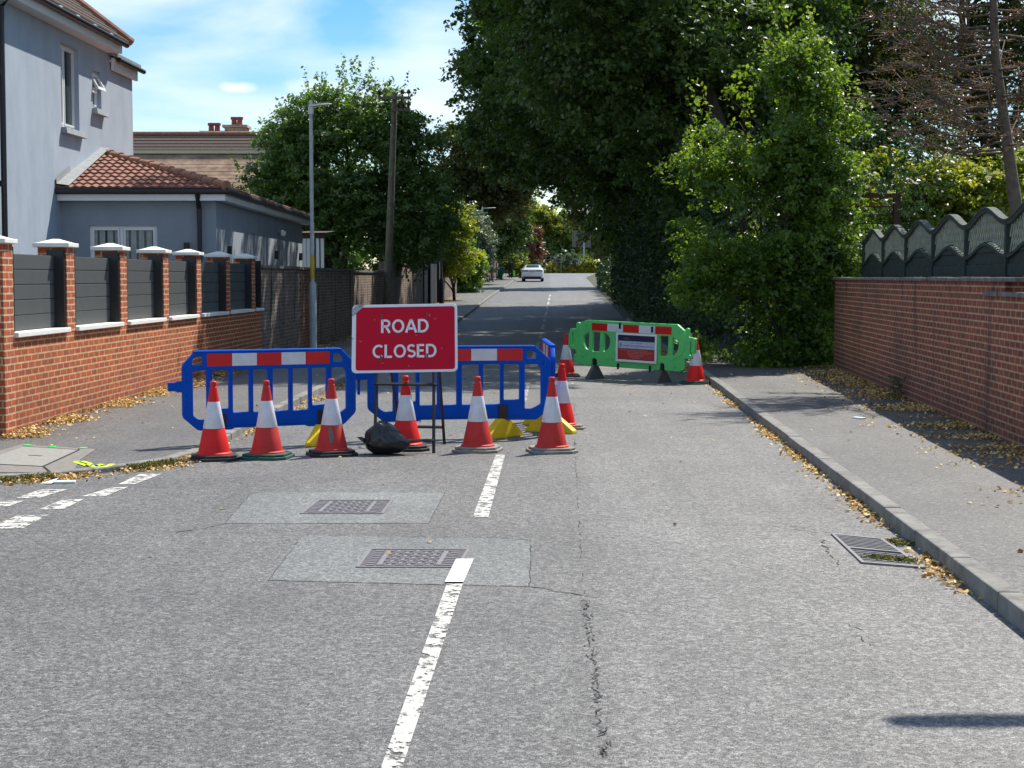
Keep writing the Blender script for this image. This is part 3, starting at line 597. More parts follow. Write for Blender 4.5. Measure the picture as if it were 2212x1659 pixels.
# rest of the house body
B = MB(); B.add([(q1[0], q1[1], 0), (q1[0]-9, q1[1]+.0, 0), (q1[0]-9, q1[1], 6.4), (q1[0], q1[1], 6.4)], [(0, 1, 2, 3)]); B.build('wall', M['house'], hs, fix=False)
B = MB(); B.add([(q0[0], q0[1], 0), (q0[0]-9, q0[1], 0), (q0[0]-9, q0[1], 6.5), (q0[0], q0[1], 6.5)], [(0, 1, 2, 3)])
B.build('wall', M['house'], hs, fix=False)
def window(P, h, dep, cols, parent=hs, transom=None, curtain=False, fr=.06, name='window'):
    u0, u1, a, c = h; B = MB()
    def bar(x0, x1, z0, z1, o0, o1):
        B.add([P(x0, z0, o0), P(x1, z0, o0), P(x1, z1, o0), P(x0, z1, o0), P(x0, z0, o1), P(x1, z0, o1), P(x1, z1, o1), P(x0, z1, o1)], [(0, 1, 2, 3), (4, 7, 6, 5), (0, 4, 5, 1), (1, 5, 6, 2), (2, 6, 7, 3), (3, 7, 4, 0)])
    bar(u0, u1, a, a+fr, -dep, -dep-.06); bar(u0, u1, c-fr, c, -dep, -dep-.06); bar(u0, u0+fr, a+fr, c-fr, -dep, -dep-.06); bar(u1-fr, u1, a+fr, c-fr, -dep, -dep-.06)
    xs = [u0+fr]+[u0+(u1-u0)*k for k in cols]+[u1-fr]
    for x in xs[1:-1]: bar(x-fr*.6, x+fr*.6, a+fr, c-fr, -dep+.002, -dep-.06)
    for i, (s, e) in enumerate(zip(xs, xs[1:])):                # sash frames
        s2, e2 = s+(.04 if i else 0), e-(.04 if i < len(xs)-2 else 0)
        bar(s2, s2+.035, a+fr, c-fr, -dep+.012, -dep-.05); bar(e2-.035, e2, a+fr, c-fr, -dep+.012, -dep-.05); bar(s2+.035, e2-.035, a+fr, a+fr+.035, -dep+.012, -dep-.05); bar(s2+.035, e2-.035, c-fr-.035, c-fr, -dep+.012, -dep-.05)
        if transom and i == transom[0]: zt = a+(c-a)*transom[1]; bar(s2, e2, zt-.05, zt+.05, -dep+.014, -dep-.05)
    f = B.build(name, M['upvc'], parent)
    B = MB(); B.add([P(u0+.02, a+.02, -dep-.03), P(u1-.02, a+.02, -dep-.03), P(u1-.02, c-.02, -dep-.03), P(u0+.02, c-.02, -dep-.03)], [(0, 1, 2, 3)])
    B.build('pane', M['glass'], f, fix=False)
    if curtain:
        B = MB(); n = 24; k = [P(u0+.05+(u1-u0-.1)*i/n, zz, -dep-.028+.006*math.sin(i*2.1)) for zz in (a+.05, c-.05) for i in range(n+1)]
        B.add(k, [(i, i+1, n+2+i, n+1+i) for i in range(n)]); B.build('curtain', M['curtain'], f, fix=False)
    return f
window(P, h1, .09, [.36], transom=(0, .66))
f = window(P, h2, .09, [], transom=(0, .5))
B = MB(); u0, u1, a, c = h2                                      # the open top sash, tipped outward
def slab(P, u0, u1, za, oa, zb, ob, th): 
    B.add([P(u0, za, oa), P(u1, za, oa), P(u1, zb, ob), P(u0, zb, ob), P(u0, za, oa-th), P(u1, za, oa-th), P(u1, zb, ob-th), P(u0, zb, ob-th)], [(0, 1, 2, 3), (4, 7, 6, 5), (0, 4, 5, 1), (1, 5, 6, 2), (2, 6, 7, 3), (3, 7, 4, 0)])
slab(P, u0+.04, u1-.04, 5.62, .12, 5.68, .10, .04); slab(P, u0+.04, u0+.1, 5.66, .105, 5.96, -.06, .04); slab(P, u1-.1, u1-.04, 5.66, .105, 5.96, -.06, .04); slab(P, u0+.04, u1-.04, 5.9, -.03, 5.96, -.06, .04)
B.build('open_sash', M['upvc'], f)
for (u0, u1, a, c) in (h1, h2):
    B = MB(); slab(P, u0-.03, u1+.16, a-.13, .12, a-.02, .10, .2); B.build('sill', M['sill'], hs)
# eaves, gutter, roof
def strip(name, m, d0, d1, o0, o1, z0, z1, par=hs):
    B = MB(); B.lbox(HP(d0), HP(d1), o0, o1, z0, z1); return B.build(name, m, par)
strip('fascia', M['upvc'], 20, 33.45, .24, .28, 6.50, 6.72); strip('soffit', M['upvc'], 20, 33.45, .0, .238, 6.50, 6.54)
B = MB(); B.tube([(*HP(20, .34), 6.70), (*HP(33.6, .34), 6.70)], .06, 10); B.build('gutter', M['black'], hs, smooth=True)
for i in range(8): d = 26.0+i*.95; B = MB(); B.lbox(HP(d-.03), HP(d+.03), .27, .37, 6.66, 6.78); B.build('gutter_bracket', M['black'], hs)
# hipped roof: eaves line offset .38, hip at the far end
ez = 6.76; e0 = HP(20, .38); e1 = HP(33.75, .38); RUN = 4.4; rz = ez+RUN*.8
B = MB(); n = 22
for i in range(n):
    t0, t1 = i/n, (i+1)/n; z0, z1 = ez+(rz-ez)*t0+.035, ez+(rz-ez)*t1
    B.add([(e0[0]-RUN*t0, e0[1], z0), (e1[0]-RUN*t0, e1[1]-RUN*t0, z0), (e1[0]-RUN*t1, e1[1]-RUN*t1, z1), (e0[0]-RUN*t1, e0[1], z1),
           (e0[0]-RUN*t0, e0[1], z0-.035), (e1[0]-RUN*t0, e1[1]-RUN*t0, z0-.035)], [(0, 1, 2, 3), (4, 5, 1, 0)])
    B.add([(e1[0]-RUN*t0, e1[1]-RUN*t0, z0), (e1[0]-9+RUN*t0, e1[1]-RUN*t0, z0), (e1[0]-9+RUN*t1, e1[1]-RUN*t1, z1), (e1[0]-RUN*t1, e1[1]-RUN*t1, z1)], [(0, 1, 2, 3)])
B.build('roof', M['slate'], hs, fix=False)
B = MB(); B.tube([(e1[0]+.02, e1[1]+.02, ez+.03), (e1[0]-RUN, e1[1]-RUN, rz+.05)], .09, 8); B.build('hip_tiles', M['ridge'], hs, smooth=True)
# lower rear part
strip('rear_fascia', M['upvc'], 33.47, 35.35, .03, .09, 6.16, 6.42)
strip('rear_soffit', M['upvc'], 33.47, 35.35, .0, .028, 6.34, 6.38)
B = MB(); p, q = HP(33.3, .14), HP(35.45, .14); B.add([(p[0], p[1], 6.44), (q[0], q[1], 6.44), (q[0]-2.5, q[1], 7.1), (p[0]-2.5, p[1], 7.1), (p[0], p[1], 6.53), (q[0], q[1], 6.53), (q[0]-2.5, q[1], 7.2), (p[0]-2.5, p[1], 7.2)], [(0, 1, 2, 3), (4, 5, 6, 7), (0, 1, 5, 4), (1, 2, 6, 5), (0, 3, 7, 4)]); B.build('rear_roof', M['lead'], hs)
B = MB(); B.tube([(*HP(33.6, .16), 6.40), (*HP(35.6, .16), 6.40)], .055, 8); B.build('rear_gutter', M['black'], hs, smooth=True)
B = MB(); B.tube([(*HP(26.9, .3), 6.6), (*HP(26.75, .1), 6.35), (*HP(26.75, .07), 0)], .05, 10); 
for z in (5.2, 3.3, 1.9): B.tube([(*HP(26.75, .07), z), (*HP(26.75, .07), z+.1)], .065, 10)
B.build('downpipe', M['black'], hs, smooth=True)
# extension
EY = 30.0; xa = HP(30)[0]; xb = (470-CX)/F*EY
EZ = 3.26; xe = xb-.012*14; EB = 43.5
u1 = (197-136)/F*EY; u2 = (343-136)/F*EY
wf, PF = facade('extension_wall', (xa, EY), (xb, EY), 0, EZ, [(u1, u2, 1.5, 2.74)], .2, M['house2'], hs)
window(PF, (u1, u2, 1.5, 2.74), .05, [.47], curtain=True, fr=.05)
def us_(px): 
    r = (px-CX)/F; d = (xb+.012*EY)/(r+.012); return (d-EY)
sw = [(us_(543), us_(553.5), 1.55, 2.72), (us_(573.5), us_(581), 1.55, 2.72)]
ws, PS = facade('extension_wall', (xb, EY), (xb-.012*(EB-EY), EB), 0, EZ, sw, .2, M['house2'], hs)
for h in sw:
    window(PS, h, .06, [], fr=.05); B = MB(); slab(PS, h[0]-.05, h[1]+.05, h[2]-.1, .06, h[2]-.01, .05, .1); B.build('sill', M['upvc'], hs)
ef, eg = .22, .27
B = MB(); B.lbox((xa, EY), (xb+ef, EY), .19, .22, EZ-.05, EZ+.13); B.lbox((xb, EY-.22), (xe, EB+.2), .19, .22, EZ-.05, EZ+.13); B.build('extension_fascia', M['upvc'], hs)
B = MB(); B.lbox((xa, EY), (xb+.187, EY), .001, .188, EZ-.045, EZ-.01); B.lbox((xb, EY+.002), (xe, EB+.2), .001, .188, EZ-.045, EZ-.01); B.build('soffit', M['upvc'], hs)
B = MB(); B.tube([(xa, EY-eg, EZ+.13), (xb+eg, EY-eg, EZ+.13), (xe+eg, EB+.3, EZ+.13)], .06, 8); B.build('extension_gutter', M['black'], hs, smooth=True)
B = MB(); xp = (436-CX)/F*EY; B.tube([(xp, EY-eg, EZ+.1), (xp, EY-.1, EZ-.2), (xp, EY-.07, 0)], .05, 8); B.tube([(xp, EY-.07, 1.9), (xp, EY-.07, 2.0)], .07, 8); B.build('downpipe', M['black'], hs, smooth=True)
# pantiled roof, one real wave per tile
def tiles(name, org, ax, up, ncol, nrow, cw, rl, keep, m=M['tile'], lift=.0):
    B = MB(); A = Vector(ax).normalized(); U = Vector(up).normalized(); Nn = A.cross(U).normalized(); Nn = Nn if Nn.z > 0 else -Nn; O = Vector(org); s = 6
    for r in range(nrow):
        for c_ in range(ncol):
            if not keep((c_+.5)*cw, (r+.5)*rl): continue
            random.seed(r*131+c_); j = random.uniform(-.006, .006)
            k = len(B.v)
            for e, (vv, h) in enumerate(((r*rl-.02, .045+j), ((r+1)*rl, .012), (r*rl-.02, .004))):
                for i in range(s+1):
                    x = c_*cw+cw*i/s; wv = .03*(.5+.5*math.cos(2*math.pi*(i/s-.3)))
                    B.v.append(tuple(O+A*x+U*vv+Nn*(h+(wv if e < 2 else wv*.9))))
            for i in range(s):
                B.f.append((k+i, k+i+1, k+s+2+i, k+s+1+i)); B.m.append(0); B.f.append((k+2*s+2+i, k+2*s+3+i, k+i+1, k+i)); B.m.append(0)
    return B.build(name, m, hs, fix=False)
rise = .92; run = 3.0; ey = EY-.24; apex = (xa+.1, ey+run, EZ+.17+rise)
wdt = (xb+.24)-xa
tiles('extension_roof', (xa, ey, EZ+.17), (1, 0, 0), (0, run, rise), 20, 11, wdt/20, math.hypot(run, rise)/11, lambda x, v: x < wdt*(1-v/math.hypot(run, rise))+.12)
B = MB(); B.add([(xa, ey, EZ+.15), (xb+.24, ey, EZ+.15), (xa, ey+run, EZ+.15+rise)], [(0, 1, 2)])
B.add([(xb+.24, ey, EZ+.15), (xe+.24, EB+.25, EZ+.15), (xe-2.8, EB+.25, EZ+.15+rise), (xa, ey+run, EZ+.15+rise)], [(0, 1, 2, 3)]); B.build('roof_deck', M['slate'], hs, fix=False)
ln = EB+.25-ey
tiles('extension_roof', (xb+.24, ey, EZ+.17), ((xe-xb), ln, 0), (-run, 0, rise), 62, 10, ln/62, math.hypot(run, rise)/10, lambda x, v: x > v*.95)
B = MB(); n = 12
for i in range(n):
    a, c = i/n, (i+1)/n; p0 = Vector((xb+.26, ey-.02, EZ+.21)); p1 = Vector(apex)
    A_, B_ = p0.lerp(p1, a), p0.lerp(p1, c); B.tube([A_+Vector((0, 0, .015)), B_], [.105, .09], 10)
B.build('hip_tiles', M['ridge'], hs, smooth=True)
B = MB(); p, q = Vector((xa+.02, ey-.05, EZ+.27)), Vector((xa+.02, ey+run, EZ+.3+rise)); B.add([p, q, q+Vector((.24, 0, -.03)), p+Vector((.24, 0, -.03)), p+Vector((0, 0, .12)), q+Vector((0, 0, .12))], [(0, 1, 2, 3), (0, 4, 5, 1)]); B.build('flashing', M['lead'], hs, fix=False)
# wall lights and camera
def lite(px, py, face):
    B = MB()
    if face == 'f': x, y, z = D(px, py, EY-.06); B.box(x-.045, x+.045, y-.04, y+.06, z-.1, z+.08)
    else:
        d = EY+us_(px); x, y, z = D(px, py, d); B.box(x-.03, x+.06, y-.04, y+.04, z-.12, z+.08); B.box(x-.08, x-.03, y-.03, y+.03, z-.03, z+.03)
    B.build('wall_light', M['black'], hs)
lite(403, 533, 'f')
for a in ((494, 540), (596, 549), (648, 553)): lite(*a, 's')
B = MB(); d = EY+us_(605); x, y, z = D(605, 503, d); B.tube([(x-.08, y+.1, z+.02), (x+.12, y-.25, z-.02)], .07, 8); B.box(x-.12, x-.02, y, y+.15, z-.06, z+.04); B.build('security_camera', M['upvc'], hs)
# small white framed conservatory behind the extension
cv = thing('conservatory', 'white framed garden room behind the grey extension and lamp post', 'garden room', (-6.5, 48, 0))
B = MB(); y = 48.0
for px in (660, 668, 676, 688, 698): x = (px-CX)/F*y; B.box(x-.05, x+.05, y-.05, y+.05, 0, 2.95)
x0_, x1_ = (655-CX)/F*y, (704-CX)/F*y; B.box(x0_-.1, x1_-.05, y-.045, y+.045, 1.9, 1.96); B.build('frame', M['upvc'], cv)
B = MB(); B.box(x0_-.1, x1_, y-.07, y+.07, 2.951, 3.1); B.build('lintel', M['slate'], cv)
B = MB(); B.box(x0_-.1, x1_-.03, y+.01, y+.02, 0, 2.94); B.build('pane', M['glass'], cv)
B = MB(); B.add([(x0_-.2, y-.2, 3.12), (x1_+.05, y-.2, 3.12), (x1_+.05, y+2.5, 3.25), (x0_-.2, y+2.5, 3.25)], [(0, 1, 2, 3)]); B.build('roof', M['slate'], cv, fix=False)
# ------------------------------------------------------------------ distant brick terrace with chimneys
dd = 72.0
tb = thing('terrace_house', 'long stock brick house with dark tiled roof, far beyond the extension', 'house', (-14, dd, 0))
a = D(250, 600, dd)[0]; c = D(640, 600, dd)[0]; zf = D(400, 331, dd)[2]; zt = D(400, 325, dd)[2]
B = MB(); B.box(a, c, dd+.02, dd+8, 0, zf); B.build('wall', M['stock'], tb)
B = MB(); n = 34
for i in range(n):
    t0, t1 = i/n, (i+1)/n; y0_, y1_ = dd-7.5*(1-t0), dd-7.5*(1-t1); z0_, z1_ = zf-.03-6.0*(1-t0), zf-.03-6.0*(1-t1)
    B.add([(a, y0_, z0_+.012), (c, y0_, z0_+.012), (c, y1_, z1_), (a, y1_, z1_), (a, y0_, z0_-.01), (c, y0_, z0_-.01)], [(0, 1, 2, 3), (4, 5, 1, 0)])
B.build('lower_roof', M['tantile'], tb, fix=False)
B = MB(); B.box(a+.2, c-.2, dd-7.2, dd-.1, 0, zf-6.0); B.build('garden_side_wall', M['stock'], tb)
B = MB(); B.box(a-.1, c+.1, dd-.12, dd+.0, zf-.02, zt); B.build('fascia', M['cream'], tb)
zr = D(400, 291, dd+1.2)[2]
B = MB(); n = 5
for i in range(n):
    t0, t1 = i/n, (i+1)/n; B.add([(a-.1, dd-.1+1.3*t0, zt+(zr-zt)*t0+.03), (c+.1, dd-.1+1.3*t0, zt+(zr-zt)*t0+.03), (c+.1, dd-.1+1.3*t1, zt+(zr-zt)*t1), (a-.1, dd-.1+1.3*t1, zt+(zr-zt)*t1), (a-.1, dd-.1+1.3*t0, zt+(zr-zt)*t0-.02), (c+.1, dd-.1+1.3*t0, zt+(zr-zt)*t0-.02)], [(0, 1, 2, 3), (4, 5, 1, 0)])
B.add([(a-.1, dd+1.2, zr), (c+.1, dd+1.2, zr), (c+.1, dd+8, zr-.6), (a-.1, dd+8, zr-.6)], [(0, 1, 2, 3)])
B.add([(c+.1, dd-.1, zt), (c+.1, dd+1.2, zr), (c+.1, dd+8, zr-.6), (c+.1, dd+8, zt)], [(0, 1, 2, 3)])
B.build('roof', M['slate'], tb, fix=False)
B = MB(); B.tube([(a, dd+1.2, zr+.03), (c, dd+1.2, zr+.03)], .12, 8); B.build('ridge', M['ridge'], tb)
for px, yt, yb, w_, sp in ((511, 277, 291, .5, 11), (462, 290, 296, .5, 12)):
    x, _, z1 = D(px, yt, dd+3); z0 = zr-.8
    B = MB(); B.box(x-w_, x+w_, dd+2.6, dd+3.6, z0, z1); B.box(x-w_-.1, x+w_+.1, dd+2.5, dd+3.7, z1, z1+.12)
    ch = B.build('chimney', M['stock'], tb)
    for s in (-sp, sp):
        xx, _, zp = D(px+s*.55, yt-19, dd+3); B = MB(); B.lathe([(.14, z1+.12), (.12, zp), (.17, zp), (.17, zp+.12), (.12, zp+.12)], 10, (xx, dd+3.1, 0)); B.build('chimney_pot', M['pot'], ch)
# ------------------------------------------------------------------ right wall and fence
rw = thing('garden_wall', 'stained red brick garden wall with stone coping beside the right pavement', 'wall', (RW(20), 20, 0))
B = MB(); B.lbox((RW(15.6), 15.6), (RW(28), 28), 0, .33, 0, 1.70)
B.lbox((RW(15.6), 15.6), (RW(14.95)+.06, 14.95), -.40, -.06, 1.5, 1.70)
B.build('brickwork', M['right_brick'], rw)
B = MB(); B.lbox((RW(-6), -6), (RW(16.25), 16.25), -.02, .33, 0, 1.55); B.build('lower_brickwork', M['right_brick'], rw)
B = MB(); random.seed(9)
for i in range(21):
    d = 15.0+i*.625; j = random.uniform(-.012, .012); o_ = 0 if d > 15.7 else .06; B.lbox((RW(d)+j, d+.006), (RW(d+.62)+j, d+.619), -.05+o_*0, .38, 1.70, 1.745+j*.5)
B.build('coping', M['coping'], rw, bevel=.008)
B = MB()
for i in range(36):
    d = -6+i*.62; j = random.uniform(-.012, .012); B.lbox((RW(d)+j, d+.006), (RW(d+.61)+j, d+.61), -.06, .30, 1.55, 1.60)
B.build('lower_coping', M['coping'], rw, bevel=.008)
B = MB(); 
fn = thing('wavy_fence', 'dark green timber fence with wavy trellis top standing behind the brick wall', 'fence', (RW(20)+.5, 20, 0))
def FP(d, o=0): return (4.33+.07*d+o, d)
FD = [27.6-2.05*i for i in range(9)]
for i in range(8):
    d1, d0 = FD[i], FD[i+1]; n = 16
    def xz(t): return (d0+(d1-d0)*t)
    top = lambda t: 2.38+.175*(.5-.5*math.cos(2*math.pi*t))
    mid = lambda t: 2.0+.155*(.5-.5*math.cos(2*math.pi*t))
    B = MB()                                                     # lower boards: horizontal slats interwoven
    zs = [1.2, 1.34, 1.48, 1.62, 1.76, 1.90, 2.04, 2.18]
    for k in range(7):
        o_ = .0 if k % 2 else .018
        for j in range(n):
            t0, t1 = j/n, (j+1)/n; tm = (t0+t1)/2
            z1 = min(zs[k+1]-.004, mid(tm))
            if z1 > zs[k]+.01: B.lbox(FP(xz(t0)+.03), FP(xz(t1)+.03), -.01+o_*-1, .01-o_, zs[k], z1)
    for j in range(1, 5): B.lbox(FP(xz(j/5)-.02), FP(xz(j/5)+.02), -.004, .03, 1.2, mid(j/5)-.05)
    pn = B.build('fence_panel', M['fence_green'], fn)
    for fnc, w_ in ((top, .05), (mid, .04)):
        B = MB()
        for j in range(n):
            t0, t1 = j/n, (j+1)/n; B.lbox(FP(xz(t0)), FP(xz(t1)), -.045, .03, fnc(t0)-w_, fnc(t0), fnc(t1)-w_, fnc(t1))
        B.build('wave_rail', M['fence_green'], pn)
    B = MB()
    for j in range(n): t0, t1 = j/n, (j+1)/n; B.lbox(FP(xz(t0)), FP(xz(t1)), -.055, .04, top(t0)+.001, top(t0)+.016, top(t1)+.001, top(t1)+.016)
    B.build('rail_cap', M['fence_cap'], pn)
    B = MB(); L_ = d1-d0                                          # diamond trellis
    for sgn in (1, -1):
        for j in range(-8, 30):
            s0 = j*.105; seg = []
            for k in range(22):
                z = 2.0+k*.028; u = s0+sgn*(z-2.2)*.55
                t = u/L_
                if 0.02 < t < .98 and mid(t) < z < top(t)-.03: seg.append((u, z))
            if len(seg) > 1:
                (ua, za), (ub, zb) = seg[0], seg[-1]; o_ = .012*sgn
                pa, pb = FP(d0+ua, o_), FP(d0+ub, o_)
                B.add([(pa[0], pa[1]-.012, za), (pa[0], pa[1]+.012, za), (pb[0], pb[1]+.012, zb), (pb[0], pb[1]-.012, zb), (pa[0]+.01, pa[1]-.012, za), (pa[0]+.01, pa[1]+.012, za), (pb[0]+.01, pb[1]+.012, zb), (pb[0]+.01, pb[1]-.012, zb)],
                      [(0, 1, 2, 3), (4, 5, 6, 7), (0, 1, 5, 4), (3, 2, 6, 7), (0, 3, 7, 4), (1, 2, 6, 5)])
    B.build('trellis', M['trellis'], pn)
for d in FD:
    B = MB(); B.lbox(FP(d-.035), FP(d+.035), -.05, .035, .0, 2.37); B.build('post', M['fence_green'], fn)
# rusty frame behind the fence
rf = thing('rusty_frame', 'rusty steel post and cross beam showing between the leaves above the fence', 'frame', D(1937, 600, 29.5)[:2]+(0,))
x, y, z = D(1937, 424, 29.5); x2 = D(1795, 424, 29.5)[0]
B = MB(); B.box(x-.06, x+.06, y-.06, y+.06, 0, z-.03); B.build('post', M['rust'], rf)
B = MB(); B.box(x2, x+.07, y-.05, y+.05, z-.028, z+.05); B.build('beam', M['rust'], rf)
B = MB()
for k in range(3): B.box(x2, x-.06, y-.012, y+.012, z-.2-.16*k, z-.18-.16*k)
B.build('wire', M['rust'], rf)
# ------------------------------------------------------------------ lamps, poles
def lamp(name, label, x, y, h, head, r0=.085, r1=.047, band=True, tilt=0, cat='street lamp', group='tall grey street lamps'):
    z = gz(y)+.1; t = thing(name, label, cat, (x, y, z), group=group)
    B = MB(); B.tube([(x, y, z), (x, y, z+1.5), (x, y, z+1.56), (x+tilt, y, z+h)], [r0, r0, r1, r1*.9], 14); B.build('column', M['galv'], t, smooth=True)
    if band: B = MB(); B.tube([(x, y, z+1.62), (x, y, z+2.15)], r1+.004, 14); B.build('band', M['yellow_band'], t, smooth=True)
    B = MB(); X = x+tilt; Z = z+h; s = 1 if head > 0 else -1; L_ = abs(head)
    B.tube([(X, y, Z-.14), (X, y, Z+.02)], r1*1.35, 12); hd = B.build('bracket', M['lampgrey'], t, smooth=True)
    B = MB(); n = 8
    prof = [(0, .05, .05), (.12, .055, .06), (.3, .045, .05), (.45, .05, .085), (.7, .04, .10), (.9, .03, .09), (1, .01, .06)]
    for (a, ha, wa), (b_, hb, wb) in zip(prof, prof[1:]):
        for sg in (0,):
            x0_, x1_ = X+s*a*L_-s*.05, X+s*b_*L_-s*.05; za, zb = Z+.02+.06*a, Z+.02+.06*b_
            B.add([(x0_, y-wa, za), (x0_, y-wa*.6, za+ha), (x0_, y+wa*.6, za+ha), (x0_, y+wa, za), (x1_, y-wb, zb), (x1_, y-wb*.6, zb+hb), (x1_, y+wb*.6, zb+hb), (x1_, y+wb, zb)], [(0, 1, 5, 4), (1, 2, 6, 5), (2, 3, 7, 6), (3, 0, 4, 7)])
    B.build('lantern', M['lampgrey'], t, smooth=True)
    B = MB(); B.tube([(X, y, Z+.08), (X, y, Z+.17)], .035, 10); B.build('photocell', M['lampgrey'], t)
    return t
ld = 35.2; lamp('street_lamp', 'nearest grey street lamp with yellow band by the old brown wall', RX(WX, ld)+.22, ld, 5.45, .52)
ld = 111; lamp('street_lamp', 'distant grey street lamp on the far left pavement beyond the green bush', RX(WX, ld)+.28, ld, 5.45, 1.0)
lamp('street_lamp', 'grey street lamp standing behind the trees at the end of the road', D(1083+32, 600, 172)[0], 172, 6.2, 1.2, band=False)
# lamp just outside the frame on the right: its lantern throws the streak of shade on the road
hx, hy = G(1985, 1552)[:2]; hh = 5.6
lamp('street_lamp', 'street lamp just outside the picture whose lantern shades the near road', hx+SUN.x/SUN.z*hh+1.0, hy+SUN.y/SUN.z*hh, hh-.1, -1.15, band=False)
pd_ = 50.4; px_ = (834-CX)/F*pd_
tp = thing('telegraph_pole', 'leaning timber telegraph pole with two short crossarms beside the brown wall', 'telegraph pole', (px_, pd_, gz(pd_)))
x1_, _, z1_ = D(853, 200, pd_)
B = MB(); B.tube([(px_, pd_, 0), ((px_+x1_)/2, pd_, z1_/2), (x1_, pd_, z1_)], [.135, .115, .085], 12); B.build('pole', M['pole'], tp, smooth=True)
for yy, xl, xr in ((211, 817, 887), (237, 845, 887)):
    a, c = D(xl, yy, pd_-.15), D(xr, yy+1, pd_-.15); B = MB(); B.box(a[0], c[0], pd_-.19, pd_-.11, a[2]-.05, a[2]+.04); ar = B.build('crossarm', M['pole'], tp)
    for xx in ((xl+3, xr-4, xr-18) if yy < 220 else (xr-18, xr-4)):
        p = D(xx, yy, pd_-.15); B = MB(); B.lathe([(.02, .0), (.02, .1), (.06, .1), (.075, .15), (.05, .2), (.02, .24)], 8, (p[0], pd_-.15, a[2]+.03)); B.build('insulator', M['rust'], ar)
B = MB(); a, c = D(870, 212, pd_-.1), D(852, 236, pd_-.1); B.tube([a, c], .02, 6); B.build('brace', M['rust'], tp)
bx = RX(WX, 73)+.25
bp_ = thing('iron_post', 'slim black iron post with thick base by the black gate', 'post', (bx, 73, gz(73)+.1))
B = MB(); B.tube([(bx, 73, gz(73)+.1), (bx, 73, gz(73)+1.2), (bx, 73, gz(73)+1.3), (bx, 73, gz(73)+4.3)], [.12, .11, .055, .045], 10); B.build('column', M['black'], bp_, smooth=True)
# ------------------------------------------------------------------ cones
def cone(x, y, label, base='rub_black', body='cone_red', z=0, rz=0, tilt=0):
    t = thing('traffic_cone', label, 'traffic cone', (x, y, z), (tilt, 0, rz), 'red and white traffic cones closing the road')
    def octo(s, c): return [(s, -s+c), (s, s-c), (s-c, s), (-s+c, s), (-s, s-c), (-s, -s+c), (-s+c, -s), (s-c, -s)]
    B = MB(); B.prism(octo(.235, .09), 0, .028); B.prism(octo(.21, .085), .029, .052); B.build('base', M[base], t, local=True, bevel=.006)
    H_ = .75
    B = MB(); B.lathe([(.172, .052), (.168, .066), (.152, .075), (.149, .09), (.103, .30), (.1005, .304), (.0555, .555), (.034, .69), (.033, .695), (.028, .70), (.027, .712), (.032, .718), (.031, .745), (.024, .752), (.012, .753)], 32)
    B.build('body', M[body], t, smooth=True, local=True)
    B = MB(); B.lathe([(.1025, .302), (.1035, .304), (.0575, .553), (.0565, .556)], 32); B.build('reflective_sleeve', M['sleeve'], t, smooth=True, local=True)
    return t
def cg(px, py, z=0): return G(px, py, z)[:2]
cone(*cg(463, 992), 'bright cone at the curved kerb by the left end of the first blue barrier', rz=.2)
cone(*cg(577, 989), 'cone with dark green base in front of the first blue barrier', 'rub_green', 'cone_old', rz=-.15)
c3 = cone(*cg(717, 982.5), 'scuffed cone with grey scrape standing left of the black sandbag', 'rub_black', 'cone_old', rz=.3)
B = MB(); nn_ = 6
for zz_, w0, w1 in ((.285, -1.95, -1.55), (.22, -1.9, -1.5), (.16, -1.82, -1.55)):
    pass
for (za, a0, a1), (zb, b0, b1) in (((.288, -2.05, -1.78), (.20, -2.0, -1.60)), ((.20, -2.0, -1.60), (.13, -1.86, -1.70)), ((.29, -1.5, -1.15), (.262, -1.42, -1.2))):
    ra, rb = .1535-.165*(za-.09)*1.32, .1535-.165*(zb-.09)*1.32
    B.add([((ra+.0015)*math.cos(a0), (ra+.0015)*math.sin(a0), za), ((ra+.0015)*math.cos(a1), (ra+.0015)*math.sin(a1), za), ((rb+.0015)*math.cos(b1), (rb+.0015)*math.sin(b1), zb), ((rb+.0015)*math.cos(b0), (rb+.0015)*math.sin(b0), zb)], [(0, 1, 2, 3)])
B.build('scrape', M['scrape'], c3, local=True, fix=False)
cone(*cg(877, 971), 'cone standing inside the sign frame behind the black sandbag', 'rub_black', rz=.1)
cone(*cg(1032, 974), 'cone with pale base beside a yellow barrier foot, above the white centre dash', 'rub_grey', 'cone_old', rz=-.2)
cone(*cg(1192, 976), 'front cone with pale base at the corner of the blue barriers', 'rub_grey', 'cone_old', rz=.25)
cone(*cg(1214, 926), 'cone partly hidden behind the front corner cone', 'rub_grey', rz=.5)
cone(*cg(1223, 813), 'cone in tree shade left of the green barrier', rz=.1)
cone(*cg(1503, 829), 'cone with dark green base right of the green barrier by the kerb', 'rub_green', 'cone_red', rz=.4)
